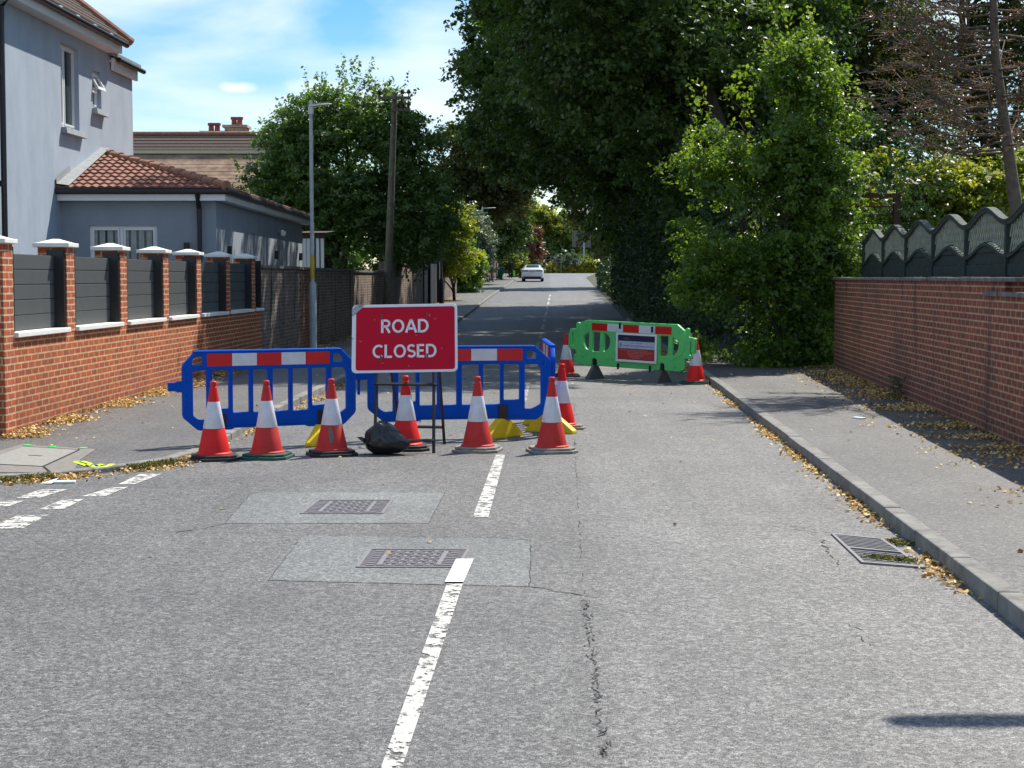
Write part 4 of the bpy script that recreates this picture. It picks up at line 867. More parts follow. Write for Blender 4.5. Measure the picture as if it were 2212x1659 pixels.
# ------------------------------------------------------------------ barriers
def rpoly(pts, r, n=4):
    out = []; N_ = len(pts)
    for i in range(N_):
        p0, p, p1 = Vector(pts[i-1]), Vector(pts[i]), Vector(pts[(i+1) % N_]); a, c = (p0-p), (p1-p); rr = min(r, a.length*.45, c.length*.45)
        s, e = p+a.normalized()*rr, p+c.normalized()*rr
        for k in range(n+1):
            t = k/n; out.append(tuple(s*(1-t)**2+p*2*t*(1-t)+e*t*t))
    return out
def plate(name, outer, holes, th, bev, m, parent, y=0):
    cu = bpy.data.curves.new(name, 'CURVE'); cu.dimensions = '2D'; cu.fill_mode = 'BOTH'; cu.extrude = th/2-bev; cu.bevel_depth = bev; cu.bevel_resolution = 1
    for pts in [outer]+holes:
        s = cu.splines.new('POLY'); s.points.add(len(pts)-1)
        for k, (a, c) in enumerate(pts): s.points[k].co = (a, c, 0, 1)
        s.use_cyclic_u = True
    tmp = bpy.data.objects.new('tmp', cu); C.objects.link(tmp); bpy.context.view_layer.update()
    me = bpy.data.meshes.new_from_object(tmp.evaluated_get(bpy.context.evaluated_depsgraph_get())); bpy.data.objects.remove(tmp)
    me.transform(Matrix.Rotation(R(90), 4, 'X')); me.transform(Matrix.Translation((0, y, 0))); me.materials.clear(); me.materials.append(m)
    o = bpy.data.objects.new(name, me); C.objects.link(o); o.parent = parent; return o
def foot(t, x, col, ang=0, stem='black_plastic', z0=.0, w=.10, l=.30):
    f = None; c, s = math.cos(ang), math.sin(ang); B = MB()
    B2 = [(-w*.55, -l), (w*.55, -l), (w*.55, l), (-w*.55, l)]; T2 = [(-w*.42, -.07), (w*.42, -.07), (w*.42, .07), (-w*.42, .07)]
    rot = lambda p: (x+p[0]*c-p[1]*s, p[0]*s+p[1]*c)
    vs = [(*rot(p), z0) for p in B2]+[(*rot((p[0], p[1])), z0+.035) for p in B2]+[(*rot(p), z0+.21) for p in T2]
    B.add(vs, [(3, 2, 1, 0), (0, 1, 5, 4), (1, 2, 6, 5), (2, 3, 7, 6), (3, 0, 4, 7), (4, 5, 9, 8), (5, 6, 10, 9), (6, 7, 11, 10), (7, 4, 8, 11), (8, 9, 10, 11)])
    f = B.build('foot', M[col], t, local=True, bevel=.008)
    B = MB(); B.box(x-.05, x+.05, -.045, .045, z0+.205, z0+.36); B.build('foot_socket', M[stem], f, local=True, bevel=.004); return f
def blue_barrier(p, q, label, feet, tab=True, ptab=False, z=0):
    W_ = math.hypot(q[0]-p[0], q[1]-p[1]); a = math.atan2(q[1]-p[1], q[0]-p[0])
    t = thing('barrier', label, 'barrier', (p[0], p[1], z), (0, 0, a), 'blue plastic barriers with red and white strips')
    z0, Hh = .20, .80; U = lambda u, v: (u*W_, z0+v*Hh)
    o = [(0, .17), (.085, .0), (.27, .0), (.285, .02), (.70, .02), (.715, .0), (.925, .0), (1, .16), (1, .80), (.91, 1), (.075, 1), (0, .82)]
    outer = rpoly([U(*k) for k in o], .03)
    hs_ = [[(.048, .815), (.115, .815), (.115, .945), (.075, .945), (.048, .90)], [(.865, .815), (.93, .815), (.93, .90), (.905, .945), (.865, .945)],
           [(.95, .75), (.968, .72), (.968, .80), (.95, .84)],
           [(.05, .18), (.085, .12), (.136, .12), (.136, .765), (.05, .765)], [(.16, .25), (.261, .25), (.261, .765), (.16, .765)], [(.275, .20), (.377, .20), (.377, .765), (.275, .765)],
           [(.392, .20), (.484, .20), (.484, .765), (.392, .765)], [(.506, .20), (.608, .20), (.608, .765), (.506, .765)], [(.623, .20), (.725, .20), (.725, .765), (.623, .765)],
           [(.737, .26), (.832, .26), (.832, .765), (.737, .765)], [(.854, .13), (.90, .13), (.952, .2), (.952, .70), (.93, .765), (.854, .765)]]
    holes = [rpoly([U(*k) for k in h], .022) for h in hs_]
    for v in (.28, .36, .44, .60, .70):
        for u in (.018, .978): holes.append([U(u-.005, v-.018), U(u+.005, v-.018), U(u+.005, v+.018), U(u-.005, v+.018)])
    plate('frame', outer, holes, .055, .008, M['blue'], t)
    B = MB()                                                       # raised ribs and web
    for u in (.148, .268, .384, .495, .615, .731, .843): B.box(u*W_-.006, u*W_+.006, -.034, .034, z0+.2*Hh, z0+.765*Hh)
    B.box(.10*W_, .90*W_, -.034, .034, z0+.045*Hh, z0+.055*Hh); B.box(.06*W_, .92*W_, -.036, .036, z0+.983*Hh, z0+1.0*Hh)
    B.build('rib', M['blue'], t, local=True, bevel=.004)
    for s in (-1, 1):
        for i in range(5):
            B = MB(); a0 = .133+.1424*i; B.box(a0*W_+.001, (a0+.1424)*W_-.001, s*.0285 if s > 0 else -.0305, .0305 if s > 0 else -.0285, z0+.805*Hh, z0+.965*Hh)
            if s < 0 or True: B.build('reflective_strip', M['refl_red' if i % 2 == 0 else 'refl_white'], t, local=True)
    if tab:
        B = MB(); B.box(-.15, -.001, -.02, .02, z0+.50*Hh, z0+.61*Hh); B.box(-.065, -.001, -.026, .026, z0+.485*Hh, z0+.625*Hh)
        B.build('link_tab', M['blue'], t, local=True, bevel=.006)
    if ptab:
        B = MB(); B.box(-.15, -.001, -.03, .03, z0+.56*Hh, z0+.68*Hh); B.box(-.115, -.085, -.015, .015, z0+.36*Hh, z0+.559*Hh); B.box(-.13, -.07, -.02, .02, z0+.681*Hh, z0+.71*Hh)
        B.build('link_pin', M['blue'], t, local=True, bevel=.006)
    for u, ang in feet: foot(t, u*W_, 'yellow', ang)
    return t
A1 = (-3.32, 15.6); A2 = (-1.665, 16.35)
blue_barrier(A1, A2, 'blue barrier at the left, standing across the kerb with its link tab over the pavement', [(.21, R(-10)), (.80, R(-42))])
B1 = (-1.545, 16.6); B2 = (.415, 16.95)
blue_barrier(B1, B2, 'blue barrier standing behind the red road closed sign', [(.19, R(-35)), (.735, R(-48))], tab=False, ptab=True)
blue_barrier((.45, 17.0), (.385, 18.95), 'blue barrier seen end on, running away from the camera behind the corner cone', [(.2, R(-30)), (.62, R(-30))], tab=False)
# green barrier
gp, gq = G(1243, 814)[:2], G(1492, 832)[:2]; gp = (1.14, 27.0); gq = (2.84, 25.5)
Wg = math.hypot(gq[0]-gp[0], gq[1]-gp[1]); ag = math.atan2(gq[1]-gp[1], gq[0]-gp[0])
gt = thing('barrier', 'bright green plastic barrier with a framed notice tied to it, in tree shade', 'barrier', (gp[0], gp[1], .01), (0, R(1.2), ag))
U = lambda px, py: ((px-310)/1340*Wg, .235+(830-py)/650*.775)
outer = rpoly([U(*k) for k in [(310, 800), (360, 830), (500, 830), (505, 735), (575, 735), (580, 830), (1355, 830), (1360, 735), (1420, 735), (1425, 830), (1600, 830), (1650, 800), (1650, 640), (1700, 640), (1745, 625), (1700, 600), (1715, 400), (1735, 400), (1730, 560), (1765, 560), (1770, 370), (1690, 355), (1690, 235), (1665, 235), (1660, 320), (1640, 320), (1640, 270), (1560, 190), (430, 190), (345, 240), (340, 300), (330, 300), (330, 230), (300, 230), (300, 320), (225, 330), (205, 380), (200, 590), (240, 610), (300, 620), (310, 690), (275, 700), (275, 795)][::-1]], .018)
holes = [rpoly([U(*k) for k in h], r) for h, r in (
    ([(235, 360), (265, 360), (265, 570), (235, 570)], .01), ([(385, 430), (420, 370), (470, 345), (470, 630), (420, 605), (385, 530)], .05), ([(505, 345), (615, 345), (605, 640), (500, 640)], .02), ([(650, 345), (700, 365), (745, 430), (740, 540), (700, 615), (645, 640)], .05),
    ([(800, 390), (840, 345), (1000, 345), (1000, 640), (840, 640), (800, 590)], .04), ([(1030, 345), (1300, 345), (1300, 640), (1030, 640)], .03), ([(1345, 345), (1465, 345), (1455, 640), (1345, 640)], .02), ([(1500, 345), (1560, 385), (1590, 450), (1580, 540), (1545, 610), (1495, 640)], .05))]
plate('frame', outer, holes, .06, .01, M['green'], gt)
B = MB()
for pts in ([(305, 400), (305, 530), (350, 600), (430, 670)], [(1655, 400), (1650, 530), (1600, 620), (1500, 680)], [(700, 715), (1300, 715)], [(770, 430), (770, 600)]):
    P = [U(*k) for k in pts]; B.tube([(a, -.030, c) for a, c in P], .010, 6)
for k in ((420, 240), (390, 705), (1580, 275), (1540, 760)):
    a, c = U(*k); B.tube([(a, -.026, c), (a, -.045, c)], [.032, .024], 12)
B.build('rib', M['green'], gt, local=True, smooth=True)
for i in range(5):
    a, z1 = U(503+i*199, 222); c, z0 = U(503+(i+1)*199, 330); B = MB(); B.box(a+.001, c-.001, -.034, -.0315, z0, z1); B.build('reflective_strip', M['refl_red' if i % 2 == 0 else 'refl_white'], gt, local=True)
for u in (540, 1390):
    x, _ = U(u, 0); B = MB(); B.box(x-.025, x+.025, -.03, .03, .19, .36); B.build('foot_socket', M['black_plastic'], gt, local=True)
    B = MB(); B.add([(x-.065, -.20, 0), (x+.03, -.21, 0), (x+.065, .20, 0), (x-.03, .21, 0), (x-.03, -.06, .23), (x+.03, -.06, .23), (x+.03, .06, .23), (x-.03, .06, .23)], [(0, 3, 2, 1), (4, 5, 6, 7), (0, 1, 5, 4), (1, 2, 6, 5), (2, 3, 7, 6), (3, 0, 4, 7)]); B.build('foot', M['foot_grey'], gt, local=True, bevel=.01)
# notice tied on the green barrier
nb = thing('notice_board', 'white framed notice with navy, pale and red bands tied to the green barrier', 'notice', (gp[0], gp[1], .0), (0, R(1.2), ag))
xa_, zt_ = U(832, 330); xb_, zb_ = U(1335, 740); yf = -.045
B = MB(); fw = .035
B.box(xa_, xb_, yf-.03, yf, zt_-fw, zt_); B.box(xa_, xb_, yf-.03, yf, zb_, zb_+fw*1.1); B.box(xa_, xa_+fw, yf-.029, yf, zb_+fw*1.1, zt_-fw); B.box(xb_-fw, xb_, yf-.029, yf, zb_+fw*1.1, zt_-fw)
B.build('frame', M['sign_white'], nb, local=True, bevel=.006)
hh_ = zt_-zb_-2.1*fw; zz = zb_+fw*1.1; x0_, x1_ = xa_+fw, xb_-fw; ww = x1_-x0_
B = MB(); B.box(x0_, x1_, yf-.010, yf, zz, zt_-fw); sh = B.build('poster', M['navy'], nb, local=True)
B = MB(); B.box(x0_+.012, x1_-.012, yf-.0125, yf-.0102, zz+.46*hh_, zz+.76*hh_); B.build('pale_band', M['poster_pale'], sh, local=True)
B = MB(); B.box(x0_+.006, x1_-.008, yf-.0125, yf-.0102, zz+.02*hh_, zz+.44*hh_); B.build('red_band', M['poster_red'], sh, local=True)
B = MB(); random.seed(12)                                        # lettering too small and soft to read: broken lines of words
def words_(x0, x1, z, h, m_=0):
    x = x0
    while x < x1-.01:
        l = random.uniform(.012, .035)
        B.box(x, min(x+l, x1), yf-.0145, yf-.0128, z, z+h, m_); x += l+.008
words_(x0_+.15*ww, x0_+.30*ww, zz+.84*hh_, .016, 2)
words_(x0_+.36*ww, x0_+.66*ww, zz+.68*hh_, .010, 1); words_(x0_+.14*ww, x0_+.94*ww, zz+.55*hh_, .018, 1); B.box(x0_+.05*ww, x0_+.10*ww, yf-.0145, yf-.0128, zz+.52*hh_, zz+.68*hh_, 1)
for k, (a, c) in enumerate(((.06, .8), (.25, .95), (.25, .85), (.28, .7), (.3, .68), (.35, .6))): words_(x0_+a*ww, x0_+c*ww, zz+(.38-.06*k)*hh_, .009)
B.build('print', [M['poster_ink'], M['poster_blue_ink'], M['signback']], sh, local=True)
B = MB()
for k in ((872, 232), (1272, 262), (858, 812), (1255, 812)): a, c = U(*k); B.box(a-.006, a+.006, -.08, -.035, c-.05, c+.05)
B.build('cable_tie', M['black'], nb, local=True)
# ------------------------------------------------------------------ road closed sign
sy = 15.55; sg = thing('road_sign', 'red rectangular ROAD CLOSED sign on a black folding frame, worn at one corner', 'road sign', (-.95, sy, 0))
LEAN = R(20)
sgx = (874-CX)/F*(sy+.17)
rt = bpy.data.objects.new
def srot(o): pass
sw_, shh = 1.065, .72
SZ = .79; SYO = .17
ROLL = R(1.0)
def place(me_o):                                                 # sign face is built flat in x,z then leaned and rolled
    mtx = Matrix.Translation((sgx+.95, SYO, SZ+shh/2*math.cos(LEAN))) @ Matrix.Rotation(-LEAN, 4, 'X') @ Matrix.Rotation(-ROLL, 4, 'Y')
    me_o.data.transform(mtx)
rr = lambda x0, x1, z0, z1, r: rpoly([(x0, z0), (x1, z0), (x1, z1), (x0, z1)], r, 5)
face = plate('sign_plate', rr(-sw_/2, sw_/2, -shh/2, shh/2, .05), [], .012, .002, M['sign_white'], sg); place(face)
e = .024
red = plate('red_face', rr(-sw_/2+e+.016, sw_/2-e, -shh/2+e, shh/2-e-.004, .03), [], .003, .0005, M['sign_red'], face, y=-.0082); place(red)
def stroke(B, pts, w, y, m=0):
    for p, q in zip(pts, pts[1:]):
        dx, dy = q[0]-p[0], q[1]-p[1]; l = math.hypot(dx, dy)+1e-9; nx, ny = -dy/l*w/2, dx/l*w/2
        B.add([(p[0]+nx, y, p[1]+ny), (p[0]-nx, y, p[1]-ny), (q[0]-nx, y, q[1]-ny), (q[0]+nx, y, q[1]+ny)], [(0, 1, 2, 3)], m)
def arc(cx, cy, rx, ry, a0, a1, n=18): return [(cx+rx*math.cos(R(a0+(a1-a0)*i/n)), cy+ry*math.sin(R(a0+(a1-a0)*i/n))) for i in range(n+1)]
GL = {'R': (.64, [[(0, -.085), (0, 1.085)], [(0, 1), (.32, 1)]+arc(.32, .74, .27, .26, 90, -90)+[(0, .48)], [(.30, .48), (.62, -.085)]]),
      'O': (.84, [arc(.42, .5, .42, .5, 0, 360, 32)]),
      'A': (.80, [[(-.02, -.085), (.37, 1.02)], [(.37, 1.02), (.43, 1.02)], [(.43, 1.02), (.82, -.085)], [(.13, .27), (.67, .27)]]),
      'D': (.70, [[(0, -.085), (0, 1.085)], [(0, 1), (.28, 1)]+arc(.28, .5, .42, .5, 90, -90)+[(0, 0)]]),
      'C': (.74, [arc(.43, .5, .43, .5, 48, 312, 26)]),
      'L': (.50, [[(0, 1.085), (0, -.085)], [(0, 0), (.53, 0)]]),
      'S': (.56, [arc(.28, .745, .27, .255, 30, 270, 20)+arc(.28, .245, .29, .245, 88, -150, 20)]),
      'E': (.50, [[(0, 1.085), (0, -.085)], [(0, 1), (.52, 1)], [(0, .52), (.47, .52)], [(0, 0), (.53, 0)]])}
def word(B, s, cx, z, h, gap, w=.17):
    tot = sum(GL[c][0] for c in s)+gap*(len(s)-1); x = cx-tot*h/2
    for i, c in enumerate(s):
        g = gap
        for pl in GL[c][1]: stroke(B, [(x+a*h, z+b_*h) for a, b_ in pl], w*h, -.0112-.00005*i)
        x += (GL[c][0]+g)*h
for wd_, cx_, wz, wh_, wg in (('ROAD', .003, shh/2-.407*shh, .121, .27), ('CLOSED', .0, shh/2-.775*shh, .119, .28)):
    B = MB(); word(B, wd_, cx_, wz, wh_, wg, .195); lt = B.build('lettering', M['sign_white'], face, local=True, fix=False); place(lt)
B = MB(); random.seed(4)
for px, pz in ((.285, .83), (.715, .84), (.275, .22), (.715, .24)):
    x, z = (px-.5)*sw_, (pz-.5)*shh; B.box(x-.009, x+.009, -.016, -.011, z-.018, z+.018); B.box(x-.004, x+.004, -.014, -.011, z-.04, z-.018)
bt = B.build('bolt', M['iron'], face, local=True); place(bt)
B = MB(); B.yprism([(-sw_/2+.0, shh/2-.12), (-sw_/2+.045, shh/2-.085), (-sw_/2+.10, shh/2-.03), (-sw_/2+.12, shh/2-.0), (-sw_/2+.05, shh/2+.004), (-sw_/2-.006, shh/2-.05)][::-1], -.013, .008)
B.yprism([(-sw_/2-.004, 0), (-sw_/2+.012, .012), (-sw_/2+.012, -.01)], -.013, -.008)
wc = B.build('worn_corner', M['sign_worn'], face, local=True); place(wc)
B = MB()
for x, z, s in ((.25, .24, .03), (.31, .19, .02), (-.44, -.03, .03), (.05, -.30, .02), (-.3, .2, .015), (.38, -.12, .018), (-.22, -.26, .02), (.12, .02, .014)):
    random.seed(int(x*1000)); 
    for k in range(3):
        a = random.uniform(0, 3.1); l = s*random.uniform(.4, 1); cx_, cz_ = x+random.uniform(-s, s)*.5, z+random.uniform(-s, s)*.5
        stroke(B, [(cx_, cz_), (cx_+l*math.cos(a), cz_+l*math.sin(a)*.6)], .005, -.0113)
sc_ = B.build('scratch', mat('scratch', (.55, .2, .24), .7), face, local=True, fix=False); place(sc_)
ox = -.95
def L3(px, py, d): x, y, z = D(px, py, d); return (x-ox, y-sy, z)
def bar3(name, p, q, r=.013, m='black', par=sg):
    B = MB(); B.tube([p, q], r*1.25, 4); return B.build(name, M[m], par, local=True)
# front legs (towards camera) and rear legs
fl0, fl1 = G(810, 978), G(936, 981); 
top = lambda x, dy: (x, dy, SZ+shh*.95)
FLx0, FLx1 = fl0[0]-ox, fl1[0]-ox; fy = fl0[1]-sy-.0
bar3('front_leg', (FLx0, -.22, 0), (FLx0+.0, .32, 1.44)); bar3('front_leg', (FLx1, -.22, 0), (FLx1-.02, .32, 1.44))
bar3('rear_leg', (FLx0+.20, .75, 0), (FLx0+.035, .36, 1.40)); bar3('rear_leg', (FLx1+.07, .62, 0), (FLx1-.01, .36, 1.40))
zc_ = 1.74-232/F*15.4
bar3('cross_bar', (FLx0-.03, .03, zc_), (FLx1+.02, .03, zc_-.005), .013); bar3('cross_bar', (FLx0, -.19, .125), (FLx1, -.19, .125), .012); bar3('cross_bar', (FLx0+.17, .70, .18), (FLx1+.06, .60, .18), .012)
# sandbags
def sandbag(name, c, dims, rz, seed, label, ears=True, tilt=0):
    t = thing(name, label, 'sandbag', c, (0, tilt, rz))
    bm = bmesh.new(); bmesh.ops.create_icosphere(bm, subdivisions=5, radius=1)
    from mathutils import noise as nz
    for v in bm.verts:
        p = v.co.copy(); s = 1-.45*max(0, p.x)**1.5
        n_ = nz.noise(p*1.3+Vector((seed, 0, 0)))*.16+nz.noise(p*3.2+Vector((0, seed, 0)))*.05+abs(nz.noise(Vector((p.x*3, p.y*3, p.z*8))))*.035
        pk = 1.2-.85*max(0, p.x+.25)-.75*max(0, -p.x-.35)
        p = Vector((p.x, p.y*s, p.z*(pk if p.z > 0 else .75)))*(1+n_)
        p.z = max(p.z, -.72)
        v.co = Vector((p.x*dims[0], p.y*dims[1], (p.z+.72)*dims[2]))
    me = bpy.data.meshes.new('bag'); bm.to_mesh(me); bm.free(); me.materials.append(M['bag']); me.polygons.foreach_set('use_smooth', [True]*len(me.polygons))
    o = bpy.data.objects.new('bag', me); C.objects.link(o); o.parent = t
    if ears:
        B = MB(); random.seed(seed)
        for k in range(2):
            a = R(165+k*26); x, y = dims[0]*math.cos(a)*.9, dims[1]*math.sin(a)*.9; zz_ = dims[2]*random.uniform(.5, 1.2)
            tip = (x*1.35-.02, y*1.1, zz_+random.uniform(-.01, .05)); B.add([(x, y-.025, zz_-.04), (x, y+.025, zz_-.02), tip, (x*1.2, y+.01, zz_+.03)], [(0, 1, 2), (0, 2, 3), (1, 3, 2), (0, 3, 1)])
        B.build('gathered_neck', M['bag'], t, local=True)
    return t
M['bag'] = mat('black_bag', (.014, .016, .014), .22, noise=.15, nscale=12, bump=.2, bscale=9)
c = G(836, 981); sandbag('sandbag', (c[0]+.0, c[1]-.0, 0.0), (.235, .15, .185), R(-10), 3, 'shiny black sandbag slumped over the front foot of the road closed sign')
c = G(897, 925); sandbag('sandbag', (c[0]-.02, 16.09, .085), (.16, .10, .10), R(80), 8, 'black sandbag hanging on the rear bar of the sign frame, half hidden by a cone')
# ------------------------------------------------------------------ car, person, bins
cd = 129.0; cxm = D(1150, 600, cd)[0]; cz = gz(cd)
car = thing('parked_car', 'white saloon car seen from behind at the far left kerb', 'car', (cxm, cd, cz), (0, 0, R(-2)))
# stations: y, half width, sill z, belt z, roof half width, roof z
ST = [(0, .80, .42, .98, .0, .98), (.08, .88, .34, 1.06, 0, 1.07), (.5, .92, .26, 1.09, .0, 1.10), (1.0, .93, .24, 1.05, .60, 1.26), (1.5, .93, .24, 1.03, .60, 1.41), (2.3, .93, .24, 1.0, .60, 1.44), (3.0, .92, .24, .98, .58, 1.36), (3.7, .91, .26, .93, .0, .98), (4.4, .86, .30, .80, 0, .84), (4.7, .74, .36, .66, 0, .68)]
B = MB(); ring = 12
for y, w_, s_, bz, rw_, rz_ in ST:
    rw2 = rw_ if rw_ else w_*.75
    half = [(w_*.86, s_), (w_, s_+.12), (w_, (s_+bz)/2+.05), (w_*.965, bz), (rw2+.03, max(rz_-.04, bz)), (rw2*.9, rz_)]
    for x, z in half: B.v.append((x, y, z))
    for x, z in half[::-1]: B.v.append((-x, y, z))
for i in range(len(ST)-1):
    for j in range(ring-0):
        if j == ring-1: B.f.append((i*ring+j, i*ring, (i+1)*ring, (i+1)*ring+j))
        else: B.f.append((i*ring+j, i*ring+j+1, (i+1)*ring+j+1, (i+1)*ring+j))
        B.m.append(0)
B.f += [tuple(range(ring)), tuple((len(ST)-1)*ring+j for j in range(ring))[::-1]]; B.m += [0, 0]
B.build('body', M['carwhite'], car, local=True, smooth='all')
B = MB(); B.add([(-.56, .62, 1.135), (.56, .62, 1.135), (.50, 1.40, 1.405), (-.50, 1.40, 1.405)], [(0, 1, 2, 3)]); B.build('rear_window', M['glass'], car, local=True, fix=False)
for s in (-1, 1): B = MB(); B.add([(s*.915, 1.0, 1.07), (s*.915, 3.3, 1.03), (s*.66, 2.9, 1.35), (s*.66, 1.5, 1.385)], [(0, 1, 2, 3)]); B.build('side_window', M['glass'], car, local=True, fix=False)
for s in (-1, 1):
    B = MB(); B.box(*sorted((s*.34, s*.86)), -.012, .1, .86, .95); B.build('tail_light', M['tail'], car, local=True)
B = MB(); B.box(-.74, .74, -.02, .5, .22, .44); B.build('diffuser', M['black'], car, local=True)
B = MB(); B.box(-.26, .26, -.016, .04, .80, .91); B.build('number_plate', mat('plate_yellow', (.5, .42, .08), .5), car, local=True)
B = MB(); B.box(-.34, .34, -.013, .04, .935, .955); B.build('trim', M['chrome'], car, local=True)
for s in (-1, 1):
    for y in (.85, 3.75):
        B = MB(); xx = s*.78; B.tube([(xx-.11, y, .33), (xx+.11, y, .33)], .33, 20); wh = B.build('wheel', M['tyre'], car, local=True)
        B = MB(); B.tube([(xx+s*.112, y, .33), (xx+s*.118, y, .33)], .21, 14); B.build('rim', M['chrome'], wh, local=True)
    B = MB(); B.box(*sorted((s*.93, s*1.08)), 3.0, 3.1, .98, 1.1); B.build('mirror', M['carwhite'], car, local=True)
pdn = 138.0; pxx = D(1102.5, 600, pdn)[0]; pz = gz(pdn)+.1
pe = thing('person', 'person in dark clothes walking on the far pavement carrying a lime green bag', 'person', (pxx, pdn, pz))
def skinned(name, pts, edges, rads, m, parent):
    me = bpy.data.meshes.new(name); me.from_pydata(pts, edges, []); o = bpy.data.objects.new(name, me); C.objects.link(o); o.parent = parent; me.materials.append(m)
    s = o.modifiers.new('skin', 'SKIN'); s.use_smooth_shade = True
    for i, r in enumerate(rads): me.skin_vertices[0].data[i].radius = (r, r) if not isinstance(r, tuple) else r
    me.skin_vertices[0].data[0].use_root = True
    u = o.modifiers.new('sub', 'SUBSURF'); u.levels = 1; u.render_levels = 1
    bpy.context.view_layer.update(); m2 = bpy.data.meshes.new_from_object(o.evaluated_get(bpy.context.evaluated_depsgraph_get())); o.modifiers.clear(); o.data = m2; return o
P_ = [(0, 0, .95), (0, 0, 1.15), (0, .01, 1.38), (0, .01, 1.52), (0, -.01, 1.60), (0, -.01, 1.70), (0, 0, 1.78),
      (.10, 0, .90), (.11, -.10, .50), (.11, -.02, .09), (.12, -.18, .05), (-.10, 0, .90), (-.10, .14, .50), (-.10, .28, .12), (-.10, .20, .04),
      (.20, 0, 1.42), (.27, -.02, 1.14), (.27, -.12, .90), (.27, -.15, .80), (-.20, 0, 1.42), (-.27, .04, 1.14), (-.28, .0, .90), (-.28, -.02, .80)]
E_ = [(0, 1), (1, 2), (2, 3), (3, 4), (4, 5), (5, 6), (0, 7), (7, 8), (8, 9), (9, 10), (0, 11), (11, 12), (12, 13), (13, 14), (2, 15), (15, 16), (16, 17), (17, 18), (2, 19), (19, 20), (20, 21), (21, 22)]
R_ = [(.16, .11), (.14, .10), (.16, .11), .055, .075, .095, .06, .085, .06, .045, .035, .085, .06, .045, .035, .06, .045, .035, .03, .06, .045, .035, .03]
skinned('body', P_, E_, R_, M['cloth'], pe)
for s, hx_, hy_ in ((1, .27, -.15), (-1, -.28, -.02)):
    pts = [(hx_, hy_, .81), (hx_, hy_-.005, .74)]; ed = [(0, 1)]; rd = [.028, .034]
    for k in range(4):
        n = len(pts); x = hx_; y = hy_-.03+.02*k; l = (.06, .075, .07, .055)[k]; pts += [(x, y, .72), (x-s*.01, y, .72-l*.6), (x-s*.03, y, .72-l)]; ed += [(1, n), (n, n+1), (n+1, n+2)]; rd += [.010, .009, .008]
    n = len(pts); pts += [(hx_-s*.01, hy_-.045, .76), (hx_-s*.02, hy_-.06, .73)]; ed += [(0, n), (n, n+1)]; rd += [.011, .009]
    skinned('hand', pts, ed, rd, M['skin'], pe)
B = MB(); B.lathe([(.02, 1.62), (.095, 1.66), (.10, 1.73), (.085, 1.80), (.03, 1.83)], 12, (0, .012, 0)); B.build('hair', M['hair'], pe, local=True, smooth='all')
B = MB(); B.box(.24, .42, -.26, -.04, .22, .70); B.box(.27, .29, -.16, -.14, .70, .76)
bg_ = B.build('carried_bag', M['lime'], None, local=True, bevel=.03); bg_.location = (pxx, pdn, pz); tag(bg_, 'bright lime green bag held by the walking person', 'bag')
bd = 133.0; bxx = D(1079, 600, bd)[0]
bn = thing('wheelie_bin', 'dark green wheelie bin standing against the brown fence on the far pavement', 'wheelie bin', (bxx, bd, gz(bd)+.1), (0, R(8), 0))
B = MB(); B.add([(-.22, -.25, .05), (.22, -.25, .05), (.22, .25, .05), (-.22, .25, .05), (-.28, -.33, 1.0), (.28, -.33, 1.0), (.28, .33, 1.0), (-.28, .33, 1.0)], [(0, 3, 2, 1), (4, 5, 6, 7), (0, 1, 5, 4), (1, 2, 6, 5), (2, 3, 7, 6), (3, 0, 4, 7)]); B.build('body', M['bin'], bn, local=True, bevel=.03)
B = MB(); B.add([(-.31, -.36, 1.01), (.31, -.36, 1.01), (.31, .36, 1.05), (-.31, .36, 1.05), (-.26, -.3, 1.09), (.26, -.3, 1.09), (.26, .3, 1.14), (-.26, .3, 1.14)], [(0, 3, 2, 1), (4, 5, 6, 7), (0, 1, 5, 4), (1, 2, 6, 5), (2, 3, 7, 6), (3, 0, 4, 7)]); B.build('lid', M['bin'], bn, local=True, bevel=.02)
for s in (-1, 1): B = MB(); B.tube([(s*.24, .28, .1), (s*.3, .28, .1)], .1, 12); B.build('wheel', M['tyre'], bn, local=True)
# large sign seen from behind at the bend
bs = thing('road_sign', 'back of a large brown road sign on one pole beyond the bend', 'road sign', D(1261, 600, 192)[:2]+(gz(192),))
dS = 192; B = MB(); a, c = D(1236, 534, dS), D(1276, 498, dS); B.box(a[0], c[0], dS-.03, dS+.03, a[2], c[2]); bb_ = B.build('board', M['signback'], bs)
B = MB()
for xx in (a[0], (a[0]+c[0])/2-.05, c[0]-.1): B.box(xx, xx+.1, dS-.09, dS-.032, a[2]-.02, c[2]+.02)
for zz_ in (a[2], a[2]+.45, a[2]+1.2, c[2]-.15): B.box(a[0], c[0], dS-.12, dS-.091, zz_, zz_+.1)
B.build('brace', M['signbrace'], bb_)
B = MB(); xx = D(1261, 600, dS)[0]; B.tube([(xx, dS-.2, gz(dS)), (xx, dS-.2, c[2]-.2)], .11, 10); B.build('pole', M['galv'], bs, smooth=True)
# grey railing behind the car
rl = thing('railing', 'low grey railing behind the yellow shrubs near the white car', 'railing', D(1170, 600, 186)[:2]+(gz(186),))
for zz_ in (1.0, .6, .25): B = MB(); a, c = D(1168, 600, 186)[0], D(1212, 600, 186)[0]; B.box(a, c, 185.96, 186.04, gz(186)+1.0+zz_, gz(186)+1.08+zz_); B.build('rail', M['signbrace'], rl)
for k in range(5): B = MB(); x = a+(c-a)*k/4; B.box(x-.04, x+.04, 185.9, 185.955, gz(186), gz(186)+2.1); B.build('post', M['signbrace'], rl)
